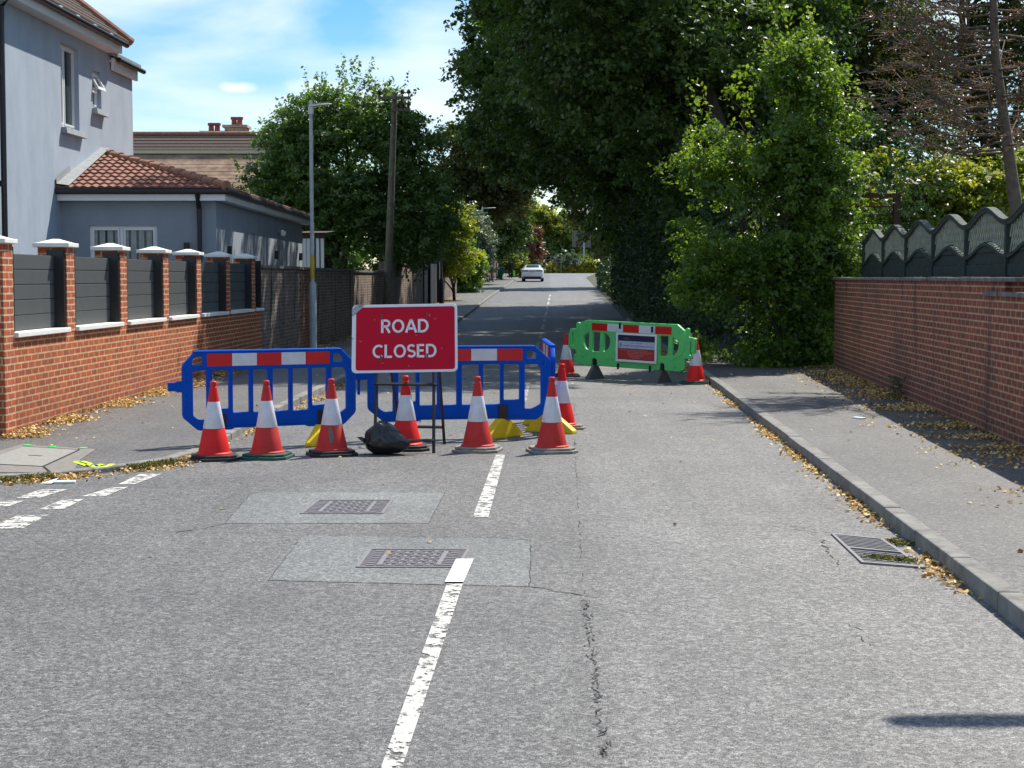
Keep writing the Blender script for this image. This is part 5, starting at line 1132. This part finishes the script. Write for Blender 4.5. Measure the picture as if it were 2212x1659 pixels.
# ------------------------------------------------------------------ foliage
def leaf_object(name, pos, nrm, size, rnd, m, parent=None, aspect=.62, seed=0):
    n = len(pos); rg = np.random.default_rng(seed)
    nrm = nrm/np.linalg.norm(nrm, axis=1, keepdims=True)
    a = rg.normal(size=(n, 3)); a -= nrm*(a*nrm).sum(1, keepdims=True); a /= np.linalg.norm(a, axis=1, keepdims=True)+1e-9
    b = np.cross(nrm, a); s = size[:, None]
    v = np.empty((n, 4, 3)); v[:, 0] = pos-a*s*.5; v[:, 1] = pos+b*s*aspect*.5+nrm*s*.10; v[:, 2] = pos+a*s*.5; v[:, 3] = pos-b*s*aspect*.5+nrm*s*.10
    if parent is not None: v -= np.array(parent.location)[None, None, :]
    me = bpy.data.meshes.new(name); me.vertices.add(4*n); me.vertices.foreach_set('co', v.reshape(-1).astype(np.float32))
    me.loops.add(4*n); me.loops.foreach_set('vertex_index', np.arange(4*n, dtype=np.int32)); me.polygons.add(n)
    me.polygons.foreach_set('loop_start', np.arange(0, 4*n, 4, dtype=np.int32)); me.polygons.foreach_set('loop_total', np.full(n, 4, dtype=np.int32))
    me.update(); at = me.attributes.new('rnd', 'FLOAT', 'FACE'); at.data.foreach_set('value', rnd.astype(np.float32)); me.materials.append(m)
    o = bpy.data.objects.new(name, me); C.objects.link(o)
    if parent is not None: o.parent = parent
    return o
def field(p, f, ph): return np.sin(p[:, 0]*f+ph)+np.sin(p[:, 1]*f*1.1+ph*1.7)+np.sin(p[:, 2]*f*1.3+ph*2.3)+.6*np.sin((p[:, 0]+p[:, 2])*f*2.1+ph)+.6*np.sin((p[:, 1]-p[:, 2])*f*2.3-ph)
def crown_pts(lobes, n, seed, per=38, spray=.55, sig=.085, shell=.5, gap=-.9, gf=1.1, flat=.55, droop=.15):
    rg = np.random.default_rng(seed); L_ = np.array(lobes, float); c, r = L_[:, :3], L_[:, 3:6]
    w_ = (r[:, 0]*r[:, 1]*r[:, 2])**(2/3); w_ /= w_.sum(); nc = max(4, int(n/per)); k = int(nc*1.9)
    li = rg.choice(len(L_), k, p=w_); d = rg.normal(size=(k, 3)); d /= np.linalg.norm(d, axis=1, keepdims=True)
    rad = shell+(1.04-shell)*rg.random(k)**.55; rad += (rg.random(k) < .12)*rg.random(k)*.16
    p = c[li]+d*r[li]*rad[:, None]
    keep = field(p, gf, seed*.7) > gap; p, d = p[keep][:nc], d[keep][:nc]; nc = len(p)
    out = d.copy(); out[:, 2] = out[:, 2]*.5+rg.normal(size=nc)*.25; out /= np.linalg.norm(out, axis=1, keepdims=True)
    ci = np.repeat(np.arange(nc), per); t = rg.random(len(ci)); ln = (spray*(.6+.8*rg.random(nc)))[ci]
    pos = p[ci]+out[ci]*(t*ln)[:, None]+rg.normal(size=(len(ci), 3))*np.array([sig*1.6, sig*1.6, sig])*(1.15-.6*t)[:, None]*(spray*2); pos[:, 2] -= droop*(t**2)*ln
    cn = rg.normal(size=(nc, 3))*.5+np.array([0, 0, flat])*1.6+d*.5
    nr = cn[ci]+rg.normal(size=(len(ci), 3))*.75
    rn = np.clip(.5*rg.random(nc)[ci]+.5*rg.random(len(ci)), 0, 1)
    return pos, nr, rn, rg
def limbs(B, base, tops, r0, seed=0, wob=.25, frac=.35):
    random.seed(seed); bx_, by_, bz_ = base
    for i, tp_ in enumerate(tops):
        s = Vector(base); e_ = Vector(tp_); f = frac*random.uniform(.7, 1.3); m_ = Vector((bx_+(e_.x-bx_)*f*.35, by_+(e_.y-by_)*f*.35, bz_+(e_.z-bz_)*f)); P = [s if i == 0 else Vector((bx_, by_, bz_+(e_.z-bz_)*f*.5))]
        for k in range(1, 7):
            t = k/6; q = (m_.lerp(e_, (t-.25)/.75) if t > .25 else P[0].lerp(m_, t/.25)); q += Vector([random.uniform(-1, 1)*wob*t for _ in range(3)]); P.append(q)
        rr_ = [r0*(1 if i == 0 else .6)*(1-.85*k/6) for k in range(7)]; B.tube(P, rr_, 8)
        for k in range(3, 7):                                     # side branches
            for _ in range(2):
                dlt = Vector((random.uniform(-1, 1), random.uniform(-1, 1), random.uniform(-.1, .8)))*(e_-s).length*.22
                B.tube([P[k], P[k]+dlt*.5+Vector((0, 0, .05)), P[k]+dlt], [rr_[k]*.6+.006, rr_[k]*.35+.005, .004], 5)
def tree(name, label, cat, base, lobes, n, size, m, seed=1, r0=.2, group=None, bark='bark', tops=None, trunk=True, shoots=0, **kw):
    t = thing(name, label, cat, base, group=group)
    if trunk:
        B = MB(); tops = tops or [(l[0], l[1], l[2]+l[5]*.3) for l in lobes[:5]]; limbs(B, base, tops, r0, seed); B.build('trunk', M[bark], t, smooth='all')
    pos, nr, rn, rg = crown_pts(lobes, n, seed, **kw)
    if shoots:                                                    # long upright shoots breaking the outline
        L_ = np.array(lobes); k = rg.integers(0, len(L_), shoots); th = rg.random(shoots)*2*np.pi; ph = rg.random(shoots)*.9
        dr = np.stack([np.cos(th)*np.sin(ph*1.3), np.sin(th)*np.sin(ph*1.3), np.cos(ph*1.3)], 1); st = L_[k, :3]+dr*L_[k, 3:6]*.95; m_ = 24; tt = np.tile(np.linspace(0, 1, m_), shoots); ii = np.repeat(np.arange(shoots), m_)
        ln = (.5+.6*rg.random(shoots))*kw.get('spray', .5)*1.7; ps = st[ii]+(dr[ii]*.7+np.array([0, 0, .5]))*(tt*ln[ii])[:, None]+rg.normal(size=(len(ii), 3))*.05*kw.get('spray', .5)*2
        pos = np.vstack([pos, ps]); nr = np.vstack([nr, rg.normal(size=(len(ii), 3))+np.array([0, 0, .4])]); rn = np.concatenate([rn, .5+.5*rg.random(len(ii))])
    sz = size*(.65+.7*rg.random(len(pos)))
    leaf_object('crown', pos, nr, sz, rn, m, t, seed=seed)
    return t
def pl(d, *L_):                                                   # crown masses sketched as (x, y, r, depth offset, squash) at distance d
    out = []
    for l in L_:
        x, y, r = l[:3]; dz = l[3] if len(l) > 3 else 0; sq = l[4] if len(l) > 4 else 1
        X, Y, Z = D(x, y, d+dz); rr_ = r*(d+dz)/F; out.append((X, Y, Z, rr_, rr_, rr_*sq))
    return out
LF = {}
LF['dark'] = leafmat('leaf_dark', [(.042, .072, .020), (.08, .128, .032), (.14, .19, .05)], (1.6, 2.0, .7), .32)
LF['mid'] = leafmat('leaf_mid', [(.06, .105, .03), (.105, .17, .048), (.17, .225, .07)], (1.8, 2.1, .6), .36)
LF['young'] = leafmat('leaf_young', [(.042, .088, .017), (.08, .145, .024), (.15, .21, .035)], (2.9, 2.7, .8), .41)
LF['lit'] = leafmat('leaf_yellow_green', [(.09, .14, .025), (.17, .22, .04), (.28, .28, .06)], (2.2, 2.0, .5), .45)
LF['grey'] = leafmat('leaf_grey_green', [(.09, .13, .08), (.16, .21, .13), (.23, .28, .17)], (1.2, 1.3, .8), .25)
LF['ivy'] = leafmat('leaf_ivy', [(.020, .044, .016), (.042, .076, .024), (.08, .12, .035)], (1.2, 1.6, .6), .2)
LF['brown'] = leafmat('leaf_brown', [(.10, .055, .03), (.17, .10, .055), (.24, .16, .09)], (1.4, 1.1, .7), .3)
LF['rust'] = leafmat('leaf_rust', [(.11, .045, .022), (.19, .085, .045), (.26, .14, .07)], (1.4, 1, .6), .25)
LF['yellow'] = leafmat('leaf_yellow', [(.22, .26, .03), (.42, .40, .03), (.62, .52, .03)], (1.5, 1.3, .3), .35)
LF['olive'] = leafmat('leaf_olive', [(.035, .045, .014), (.07, .08, .022), (.12, .12, .035)], (1.9, 1.8, .6), .4)
LF['litter'] = leafmat('leaf_litter', [(.16, .07, .025), (.46, .25, .08), (.70, .48, .18), (.86, .70, .40)], (1, 1, .6), .15, rough=.7, spec=.2)
# left garden tree
tree('garden_tree', 'big round green tree behind the brown wall, lamp post and timber pole', 'tree', (-6.3, 56, 0),
     pl(56, (590, 405, 85), (640, 330, 75), (700, 270, 75), (770, 250, 75), (840, 285, 70), (885, 360, 80), (925, 440, 55, -1), (560, 470, 55), (700, 400, 130), (800, 430, 130), (760, 510, 90), (660, 500, 70), (880, 500, 70), (930, 520, 40, -1)),
     105000, .135, LF['mid'], 11, .26, spray=.5, shoots=110, gap=-1.5, gf=1.6)
tree('garden_shrub', 'loose yellow-green shrub reaching over the wall beyond the timber pole', 'shrub', (-2.9, 78, gz(78)), pl(78, (960, 530, 42), (975, 480, 35), (920, 560, 30), (985, 560, 30)), 14000, .15, LF['lit'], 12, .08, gap=-1.2)
tree('hedge_bush', 'bright green leafy bush spilling over the far left pavement', 'bush', (RX(WX, 92)+.2, 92, gz(92)), pl(92, (985, 560, 28), (1005, 550, 26), (1018, 585, 22), (1005, 612, 24), (985, 595, 26), (1010, 570, 22)), 15000, .17, LF['young'], 13, .06, gap=-1.5)
tree('willow_shrub', 'grey-green feathery shrub behind the bright green bush', 'shrub', (-3.6, 100, gz(100)), pl(100, (1010, 500, 42), (990, 480, 35), (1035, 530, 26), (1040, 575, 18)), 15000, .16, LF['grey'], 14, .08, gap=-1.3)
tree('street_tree', 'tall olive-green tree hanging over the far left pavement', 'tree', (RX(WX, 118)-2.5, 118, gz(118)), pl(118, (1010, 340, 65), (1070, 350, 75), (1030, 410, 58), (1085, 415, 48), (1120, 380, 35), (985, 410, 45), (1105, 330, 50)), 42000, .26, LF['olive'], 15, .35, gap=-1.4, spray=.9, gf=.8)
tree('dark_conifer', 'dark dense evergreen tree behind the far lamp post', 'tree', (RX(WX, 135)-1.5, 135, gz(135)), pl(135, (1085, 480, 46), (1072, 515, 36), (1100, 450, 38), (1060, 470, 35), (1110, 505, 26)), 26000, .26, LF['dark'], 16, .3, gap=-2, spray=.8)
tree('copper_tree', 'small rusty red tree behind the white car', 'tree', (D(1140, 600, 165)[0], 165, gz(165)), pl(165, (1145, 505, 16), (1140, 530, 20), (1155, 545, 14), (1128, 550, 12)), 9000, .24, LF['rust'], 17, .12, gap=-2, spray=.6)
tree('garden_shrub', 'mixed green shrub above the brown fence behind the person', 'shrub', (RX(WX, 150)-.3, 150, gz(150)), pl(148, (1070, 566, 16), (1095, 568, 14), (1118, 575, 16), (1117, 592, 12), (1122, 560, 10)), 9000, .2, LF['lit'], 18, .05, gap=-2)
# far end
random.seed(21)
for i, (x, y, r, m_, lab) in enumerate(((1185, 520, 38, 'mid', 'rounded green tree at the far end, right of the rusty tree'), (1225, 500, 36, 'lit', 'light green tree at the far end left of the large sign back'), (1200, 550, 26, 'dark', 'low dark green bush at the far end behind the railing'), (1300, 480, 45, 'mid', 'green tree at the far end right of the large sign back'), (1165, 470, 22, 'lit', 'slim light green tree at the far end above the white car'))):
    tree('far_tree', lab, 'tree', (D(x, 600, 205)[0], 205, gz(205)), pl(205, (x, y, r), (x-r*.4, y+r*.6, r*.7), (x+r*.5, y+r*.5, r*.7)), 7000, .42, LF[m_], 30+i, .2, spray=1.1, gf=.6, gap=-1.6, group='trees at the far end of the road')
for i, (x, y, r, m_, lab) in enumerate(((1195, 580, 11, 'yellow', 'yellow flowering bush just right of the white car'), (1222, 584, 9, 'yellow', 'yellow bush in the middle of the verge at the bend'), (1250, 582, 10, 'yellow', 'yellow bush below the large sign pole'), (1228, 562, 18, 'grey', 'grey-green shrub left of the sign pole'), (1275, 572, 13, 'lit', 'light green bush right of the sign pole'), (1275, 586, 8, 'yellow', 'small yellow bush at the right end of the bend'), (1150, 560, 10, 'lit', 'pale flowering shrub above the roof of the white car'))):
    tree('verge_bush', lab, 'bush', (D(x, 600, 188)[0], 188, gz(188)), pl(188, (x, y, r), (x-r*.7, y+2, r*.75), (x+r*.7, y+3, r*.75)), 3200, .25, LF[m_], 50+i, .05, spray=.5, gap=-3, group='bushes on the verge at the bend')
pos, nr, rn, rg = crown_pts([(x, 232+(i % 3)*7, 4+(i % 4)*1.0, 6, 4, 4.5) for i, x in enumerate(range(-70, 100, 7)) if not (-2 < x < -2)], 60000, 77, spray=1.6, gap=-3, per=24, shell=.3)
tag(leaf_object('distant_woodland', pos, nr, .75*(.7+.6*rg.random(len(pos))), rn, LF['mid'], seed=7), kind='stuff', label='belt of distant trees closing the view')
# big trees on the right
XE = lambda d: RX(3.05, d)
def bl(*L_): return [tuple(l) for l in L_]
def shade_lobes(d0, d1, seed):                                          # mostly unseen upper crown lobes, added above the frame to shade the road
    random.seed(seed); out = []; d = d0
    while d <= d1:
        for x in (-.2, 2.4, 5.0, 7.6, 9.8):
            if (x > 4.4 and d < 38.4) or (x > 7 and d < 43) or (x < 1 and (d < 38 or d > 46)): continue
            out.append((x+SL*(d-40)+random.uniform(-.7, .7), d+random.uniform(-.5, .5), 12+random.uniform(-.9, 1.4), 1.75, 1.6, 1.1))
        d += 2.7
    return out
tree('roadside_tree', 'tall dark tree nearest behind the young lime, its crown overhanging the road', 'tree', (6.0, 38, 0), bl((3.4, 38, 9.2, 3.4, 3.2, 3.6), (5.5, 39.5, 8.4, 2.8, 2.6, 3.4), (2.2, 38.5, 7.6, 2.2, 2.4, 2.2), (4.5, 38.5, 5.8, 2.3, 2.2, 1.8), (5.6, 40, 4.6, 1.8, 2.2, 2.6), (1.5, 38, 10.6, 2.2, 2.2, 2.2), (3.4, 37.5, 12.2, 2.6, 2.4, 1.8), (1.6, 34, 11.6, 2.6, 2.0, 1.6), (-.8, 35, 11.8, 2.2, 2.0, 1.6), (3.6, 33.6, 11.4, 1.7, 1.6, 1.4), (.4, 33.2, 13.2, 2.0, 1.8, 1.2), (4.2, 31.2, 9.5, 1.5, 1.3, .9), (3.6, 32.8, 9.9, 1.7, 1.4, 1.0), (2.2, 31.6, 9.9, 1.6, 1.3, .9), (.4, 31.9, 10.4, 1.6, 1.3, .9), (3.0, 30.5, 9.4, 1.3, 1.1, .8), (1.6, 30.9, 9.8, 1.3, 1.1, .8))+shade_lobes(32.4, 42, 1), 190000, .15, LF['dark'], 61, .35, group='tall roadside trees on the right', gap=-1.3)  # lobes nearest the camera are unseen limbs added to shade the road
tree('roadside_tree', 'second tall dark tree along the right kerb, forming the arch over the road', 'tree', (6.6, 48, .0), bl((2.6, 47, 10.5, 4.2, 3.2, 3.6), (.3, 46.5, 8.6, 1.9, 2.2, 2.4), (4.8, 48, 8, 3.6, 3, 3.6), (1.5, 47, 7.0, 2.2, 2.2, 1.7), (.9, 46, 11.2, 2.1, 2.2, 2.2), (6, 49, 5.2, 2.0, 2.6, 3.2), (3.9, 47.5, 5.6, 1.8, 2, 1.5), (3, 47, 14, 4, 3, 2.4))+shade_lobes(44, 53, 2), 200000, .16, LF['dark'], 62, .4, group='tall roadside trees on the right', gap=-1.2)
tree('roadside_tree', 'third tall dark tree along the right kerb above the tunnel of shade', 'tree', (7.6, 60, .1), bl((3, 59, 10, 4.5, 3.5, 3.6), (.3, 58, 8.6, 2.4, 2.6, 2.6), (.2, 58, 7.0, 1.6, 2, 1.4), (5, 60, 8, 3.6, 3.2, 3.6), (6.6, 60, 5, 2.2, 3, 3.4), (2.6, 58.5, 6.9, 2.2, 2.4, 1.6), (2.8, 59, 13.8, 3.8, 3.4, 2.4), (.6, 58, 11, 2.2, 2.4, 2.6))+shade_lobes(55, 66, 3), 170000, .19, LF['dark'], 63, .4, group='tall roadside trees on the right', spray=.6, gap=-1.2)
tree('roadside_tree', 'fourth dark tree far down the right kerb, low over the road', 'tree', (8.4, 74, .45), bl((4, 72, 9.5, 4.6, 3.6, 3.8), (1.6, 72, 8.8, 2.4, 2.8, 2.7), (6, 74, 7.5, 3.6, 3, 3.8), (7.2, 74, 5, 2.2, 3.4, 3.6), (2.6, 71, 12.5, 3.6, 3, 2.6), (1.2, 71, 11, 2.2, 2.5, 2.5))+shade_lobes(68.5, 79, 4), 110000, .23, LF['dark'], 64, .4, group='tall roadside trees on the right', spray=.8, gap=-1.2)
tree('roadside_tree', 'farthest dark tree on the right, beyond the sunlit strip of road', 'tree', (10.2, 110, 1.0), bl((8, 109, 8, 4.2, 3.5, 4), (6.0, 108, 9.5, 3, 3, 2.6), (9.6, 110, 5, 2.8, 3.4, 3.8), (5.0, 108, 11.6, 3, 3, 2.2)), 36000, .28, LF['olive'], 65, .4, group='tall roadside trees on the right', spray=1., gap=-1.4)
tree('woodland_tree', 'dark tree filling the view behind the young lime tree', 'tree', (10, 46, 0), bl((8.6, 45.5, 8.5, 3.2, 2.8, 3.6), (7.8, 45, 5, 2.6, 2.4, 3.2), (10.6, 46, 6.2, 2.4, 2.4, 3.4), (8, 46.5, 11.0, 2.6, 2.4, 1.8)), 90000, .15, LF['dark'], 66, .35, gap=-1.3)
tree('woodland_tree', 'thinner olive tree with sky showing through, behind the brown conifer', 'tree', (13, 42, 0), bl((12.2, 42, 9.2, 3.4, 2.4, 2.8), (14.4, 42, 6.8, 2.2, 2.2, 2.6), (11.6, 42, 11.5, 3, 2.4, 2), (10.9, 42, 4.6, 2.2, 2, 1.8), (14.6, 42, 10.6, 2.4, 2.4, 2.2)), 36000, .15, LF['olive'], 67, .3, gap=.0, gf=1.3)
tree('sunlit_shrub', 'sunlit yellow-green shrub above the fence beside the rusty post', 'shrub', (9.2, 33, 0), pl(33, (1960, 440, 70), (2050, 430, 80), (2150, 440, 80), (2215, 420, 70), (1890, 440, 55), (1870, 500, 50), (1960, 510, 60), (2100, 500, 80), (1900, 380, 40)), 42000, .11, LF['lit'], 68, .12, gap=-.7, spray=.4, gf=1.8)
# young lime tree in front
tree('young_lime_tree', 'young leafy tree with bright backlit top at the end of the garden wall', 'tree', (5.15, 29.2, 0),
     pl(29.2, (1700, 110, 42, 0, 1.5), (1650, 190, 62), (1750, 190, 60), (1570, 290, 60), (1660, 290, 80), (1760, 290, 75), (1830, 300, 40), (1540, 400, 50), (1620, 400, 90), (1730, 400, 95), (1800, 420, 70), (1590, 520, 100), (1700, 530, 100), (1780, 560, 80), (1570, 640, 90), (1660, 650, 100), (1740, 680, 85), (1640, 740, 80), (1545, 710, 50), (1720, 740, 70), (1510, 300, 26), (1480, 360, 20, 0, .6)),
     84000, .092, LF['young'], 71, .075, tops=[D(1700, 90, 29.2), D(1600, 300, 29.2), D(1780, 280, 29.2), D(1560, 420, 29.2), D(1650, 500, 29), D(1760, 520, 29.3)], spray=.42, shell=.15, gap=-.45, gf=2.6, flat=.5, shoots=90, droop=.25)
tree('garden_shrub', 'dense dark shrub under the young tree against the end of the garden wall', 'shrub', (5.9, 30.6, 0), pl(30.8, (1820, 560, 60), (1850, 640, 70), (1790, 700, 70), (1880, 560, 50), (1840, 500, 50), (1690, 720, 60), (1600, 740, 50), (1530, 740, 40)), 26000, .09, LF['mid'], 72, .05, gap=-1.4, spray=.35)
# ivy clad hedge lining the right edge
HL = []
random.seed(31)
for d in [29.5+1.3*i for i in range(60)]:
    x = XE(d)+.15+random.uniform(-.15, .25)+(1.15 if d < 33 else .0); 
    w_ = 1.15+random.uniform(0, .5); h = random.uniform(1.4, 2.2) if d < 80 else random.uniform(.8, 1.5)
    HL.append((x+w_, d, gz(d)+h*.75, w_, 1.1, h)); 
    if d < 80: HL.append((x+w_+.5+random.uniform(-.2, .5), d, gz(d)+3.4+random.uniform(-.4, .5), w_+.3, 1.2, 1.7))
t = thing('ivy_hedge', 'dark ivy-covered hedge rising along the right edge of the road under the trees', 'hedge', (XE(34)+1.3, 34, 0))
pos, nr, rn, rg = crown_pts(HL, 230000, 81, per=20, spray=.25, shell=.75, gap=-2.2, flat=.1, droop=.3)
kk = pos[:, 0] > -.58+SL*pos[:, 1]+3.0
leaf_object('foliage', pos[kk], nr[kk], .085*(.7+.6*rg.random(len(pos)))[kk]*(1+.012*np.clip(pos[kk, 1]-30, 0, 80)), rn[kk], LF['ivy'], t, seed=5)
B = MB()
for i, d in enumerate((31.5, 36, 40.5, 45, 51, 57, 64, 71)):
    x = XE(d)+1.7+.3*math.sin(i*2.2); B.tube([(x, d, gz(d)), (x+.1, d, gz(d)+1.6), (x-.1, d+.2, gz(d)+3.0)], [.16, .12, .05], 8)
B.build('stem', M['bark'], t, smooth='all')
# dead brown conifer on the right
ct = thing('brown_conifer', 'leaning bare conifer with sweeping brown twiggy branches above the garden fence', 'tree', D(2196, 600, 23.5)[:2]+(0,))
base = Vector(D(2200, 600, 23.5)); base.z = 0; B = MB(); P = [base, Vector(D(2195, 450, 23.5)), Vector(D(2172, 280, 23.5)), Vector(D(2150, 120, 23.5)), Vector(D(2143, -60, 23.5)), Vector(D(2140, -220, 23.5))]
B.tube(P, [.125, .10, .08, .065, .05, .04], 10); tw = []; random.seed(91)
def along(t): t = min(t, .999)*(len(P)-1); i = int(t); return P[i].lerp(P[i+1], t-i)
for k in range(64):
    tt = .34+.64*k/64; s = along(tt); az_ = random.choice([math.pi, math.pi, math.pi*.9, math.pi*1.15, 0.1, 1.2, -1.2, 2.2, -2.2])+random.uniform(-.35, .35); L_ = random.uniform(1.2, 2.2)*(1.15-.45*tt); pts = [s]
    for j in range(1, 8):
        u = j/7; pts.append(s+Vector((math.cos(az_)*L_*u, math.sin(az_)*L_*u, L_*(.05-.38*u*(1-u)*1.2+.32*u*u)))+Vector([random.uniform(-.025, .025) for _ in range(3)]))
    B.tube(pts, [.016*(1-.8*j/7)+.004 for j in range(8)], 5)
    for j in range(2, 8):
        for _ in range(7):
            dr = Vector((math.cos(az_+random.choice([-1, 1])*random.uniform(.4, 1.1)), math.sin(az_+random.choice([-1, 1])*random.uniform(.4, 1.1)), random.uniform(-.2, .35))); ll = random.uniform(.12, .5); e_ = pts[j]+dr*ll
            B.tube([pts[j], e_], [.006, .003], 4, cap=False); tw.append((pts[j], e_))
B.build('trunk', M['bark2'], ct, smooth='all')
rg = np.random.default_rng(5); a = np.array([list(p) for p, q in tw]); c = np.array([list(q) for p, q in tw]); n = 9; ii = np.repeat(np.arange(len(tw)), n); u = rg.random(len(ii))[:, None]
pos = a[ii]*(1-u)+c[ii]*u+rg.normal(size=(len(ii), 3))*.035; keep = (np.sin(ii*1.7)+np.sin(ii*.13)) > -.5
pos = pos[keep]; leaf_object('crown', pos, rg.normal(size=pos.shape), .035*(.6+.8*rg.random(len(pos))), rg.random(len(pos)), LF['brown'], ct, seed=3)
# branch reaching in at the top, belonging to a tree beside the camera's view
# ------------------------------------------------------------------ fallen leaves
def litter(name, path, n, w, seed, size=(.012, .052), cl=.35, z=.0, pile=.02, label=None, pw=1.0):
    rg = np.random.default_rng(seed); P = np.array(path, float); seg = np.linalg.norm(np.diff(P, axis=0), axis=1); cum = np.concatenate([[0], np.cumsum(seg)])
    k = int(cum[-1]/cl)+2; cc = rg.random(k)*cum[-1]; wt = rg.random(k)**1.3+.03; wt /= wt.sum()
    s = np.clip(cc[rg.choice(k, n, p=wt)]+rg.normal(size=n)*cl*.5, 0, cum[-1]-1e-4); i = np.clip(np.searchsorted(cum, s)-1, 0, len(seg)-1); t = ((s-cum[i])/seg[i])[:, None]
    p = P[i]*(1-t)+P[i+1]*t; dv = (P[i+1]-P[i])/seg[i][:, None]; nn = np.stack([dv[:, 1], -dv[:, 0]], 1); off = np.abs(rg.normal(size=n))**pw*w
    xy = p+nn*off[:, None]; zz_ = np.array([gz(y)+(hp(y) if z == 'left' else z) for y in xy[:, 1]])+.006+pile*rg.random(n)*np.exp(-off/w)
    nr = rg.normal(size=(n, 3))*.45+np.array([0, 0, 1]); o = leaf_object(name, np.column_stack([xy, zz_]), nr, size[0]+(size[1]-size[0])*rg.random(n), rg.random(n), LF['litter'], seed=seed, aspect=.75)
    return tag(o, label, kind='stuff')
litter('fallen_leaves', [WP(16), WP(30)], 11000, .16, 1, pile=.05, label='dry yellow leaves drifted along the foot of the red brick wall', z='left')
litter('fallen_leaves', [WP(31), WP(50), WP(86)], 3500, .18, 2, (.03, .06), z=.1, label='dry leaves along the brown wall')
litter('fallen_leaves', [(x+.0, y) for x, y in KL[1:9]], 9000, .13, 3, label='yellow leaves heaped in the gutter of the curved left kerb', pile=.035)
litter('fallen_leaves', [(x, y) for x, y in KL[8:]], 3800, .10, 4, (.025, .05), label='yellow leaves in the left gutter behind the barriers')
litter('fallen_leaves', [(x, y) for x, y in KRs[::-1][4:]], 6500, .065, 5, label='orange leaves in the gutter of the right kerb', cl=.6)
litter('fallen_leaves', [(RW(d), d) for d in (30, 24, 18, 12, 6)], 13000, .30, 6, (.025, .055), z=.1, label='brown leaves drifted along the foot of the garden wall', pile=.03, pw=1.2)
litter('fallen_leaves', [(XE(50), 50), (XE(30), 30), (XE(27)+.8, 27), (5.6, 26.5)], 3000, .35, 7, (.03, .055), z=.02, label='dry leaves under the ivy hedge')
rg = np.random.default_rng(8); n = 420; xy = np.column_stack([rg.uniform(-4.8, 4.4, n), rg.uniform(9, 40, n)]); xy = xy[rg.random(n) < np.where(xy[:, 1] > 15, .9, .25)]
zz_ = np.where((xy[:, 0] < -3.2) & (xy[:, 1] < 18), [hp(y)+.006 for y in xy[:, 1]], 0)+np.where((xy[:, 0] < -3.2) & (xy[:, 1] < 18), 0, 1)*np.where((xy[:, 0] < -3.2) | (xy[:, 0] > 2.4+.0415*xy[:, 1]), .106, .008); leaf = leaf_object('fallen_leaves', np.column_stack([xy, zz_]), rg.normal(size=(len(xy), 3))*.3+np.array([0, 0, 1]), .03+.03*rg.random(len(xy)), rg.random(len(xy)), LF['litter'], seed=8)
tag(leaf, 'scattered single fallen leaves on the road and pavements', kind='stuff')
# weeds: left kerb, grate, foot of the right wall, sill
def weeds(pts, n, s, seed, label, m='mid', hgt=.05, z=0):
    rg = np.random.default_rng(seed); P = np.array(pts); i = rg.integers(0, len(P), n); p = np.column_stack([P[i]+rg.normal(size=(n, 2))*s, np.full(n, z)+rg.random(n)*hgt+.008])
    return tag(leaf_object('weeds', p, rg.normal(size=(n, 3))+np.array([0, 0, .5]), .02+.03*rg.random(n), rg.random(n), LF[m], seed=seed, aspect=.35), label, kind='stuff')
weeds([G(x, y)[:2] for x, y in ((290, 1016), (305, 1014), (320, 1012), (335, 1010), (350, 1008), (365, 1006), (60, 1040), (100, 1037), (20, 1043))], 800, .04, 1, 'green weeds growing in the curved gutter', 'olive')
weeds([G(x, y)[:2] for x, y in ((1890, 1207), (1915, 1210), (1940, 1213), (1965, 1216), (1930, 1172), (1950, 1178))], 420, .03, 2, 'moss and grass in the drain grate', 'olive', hgt=.012)
weeds([(RW(21)-.12, 21.0), (RW(21.2)-.1, 21.2), (RW(21.1)-.15, 20.9)], 500, .07, 3, 'small weed at the foot of the garden wall', 'ivy', hgt=.3, z=.1)
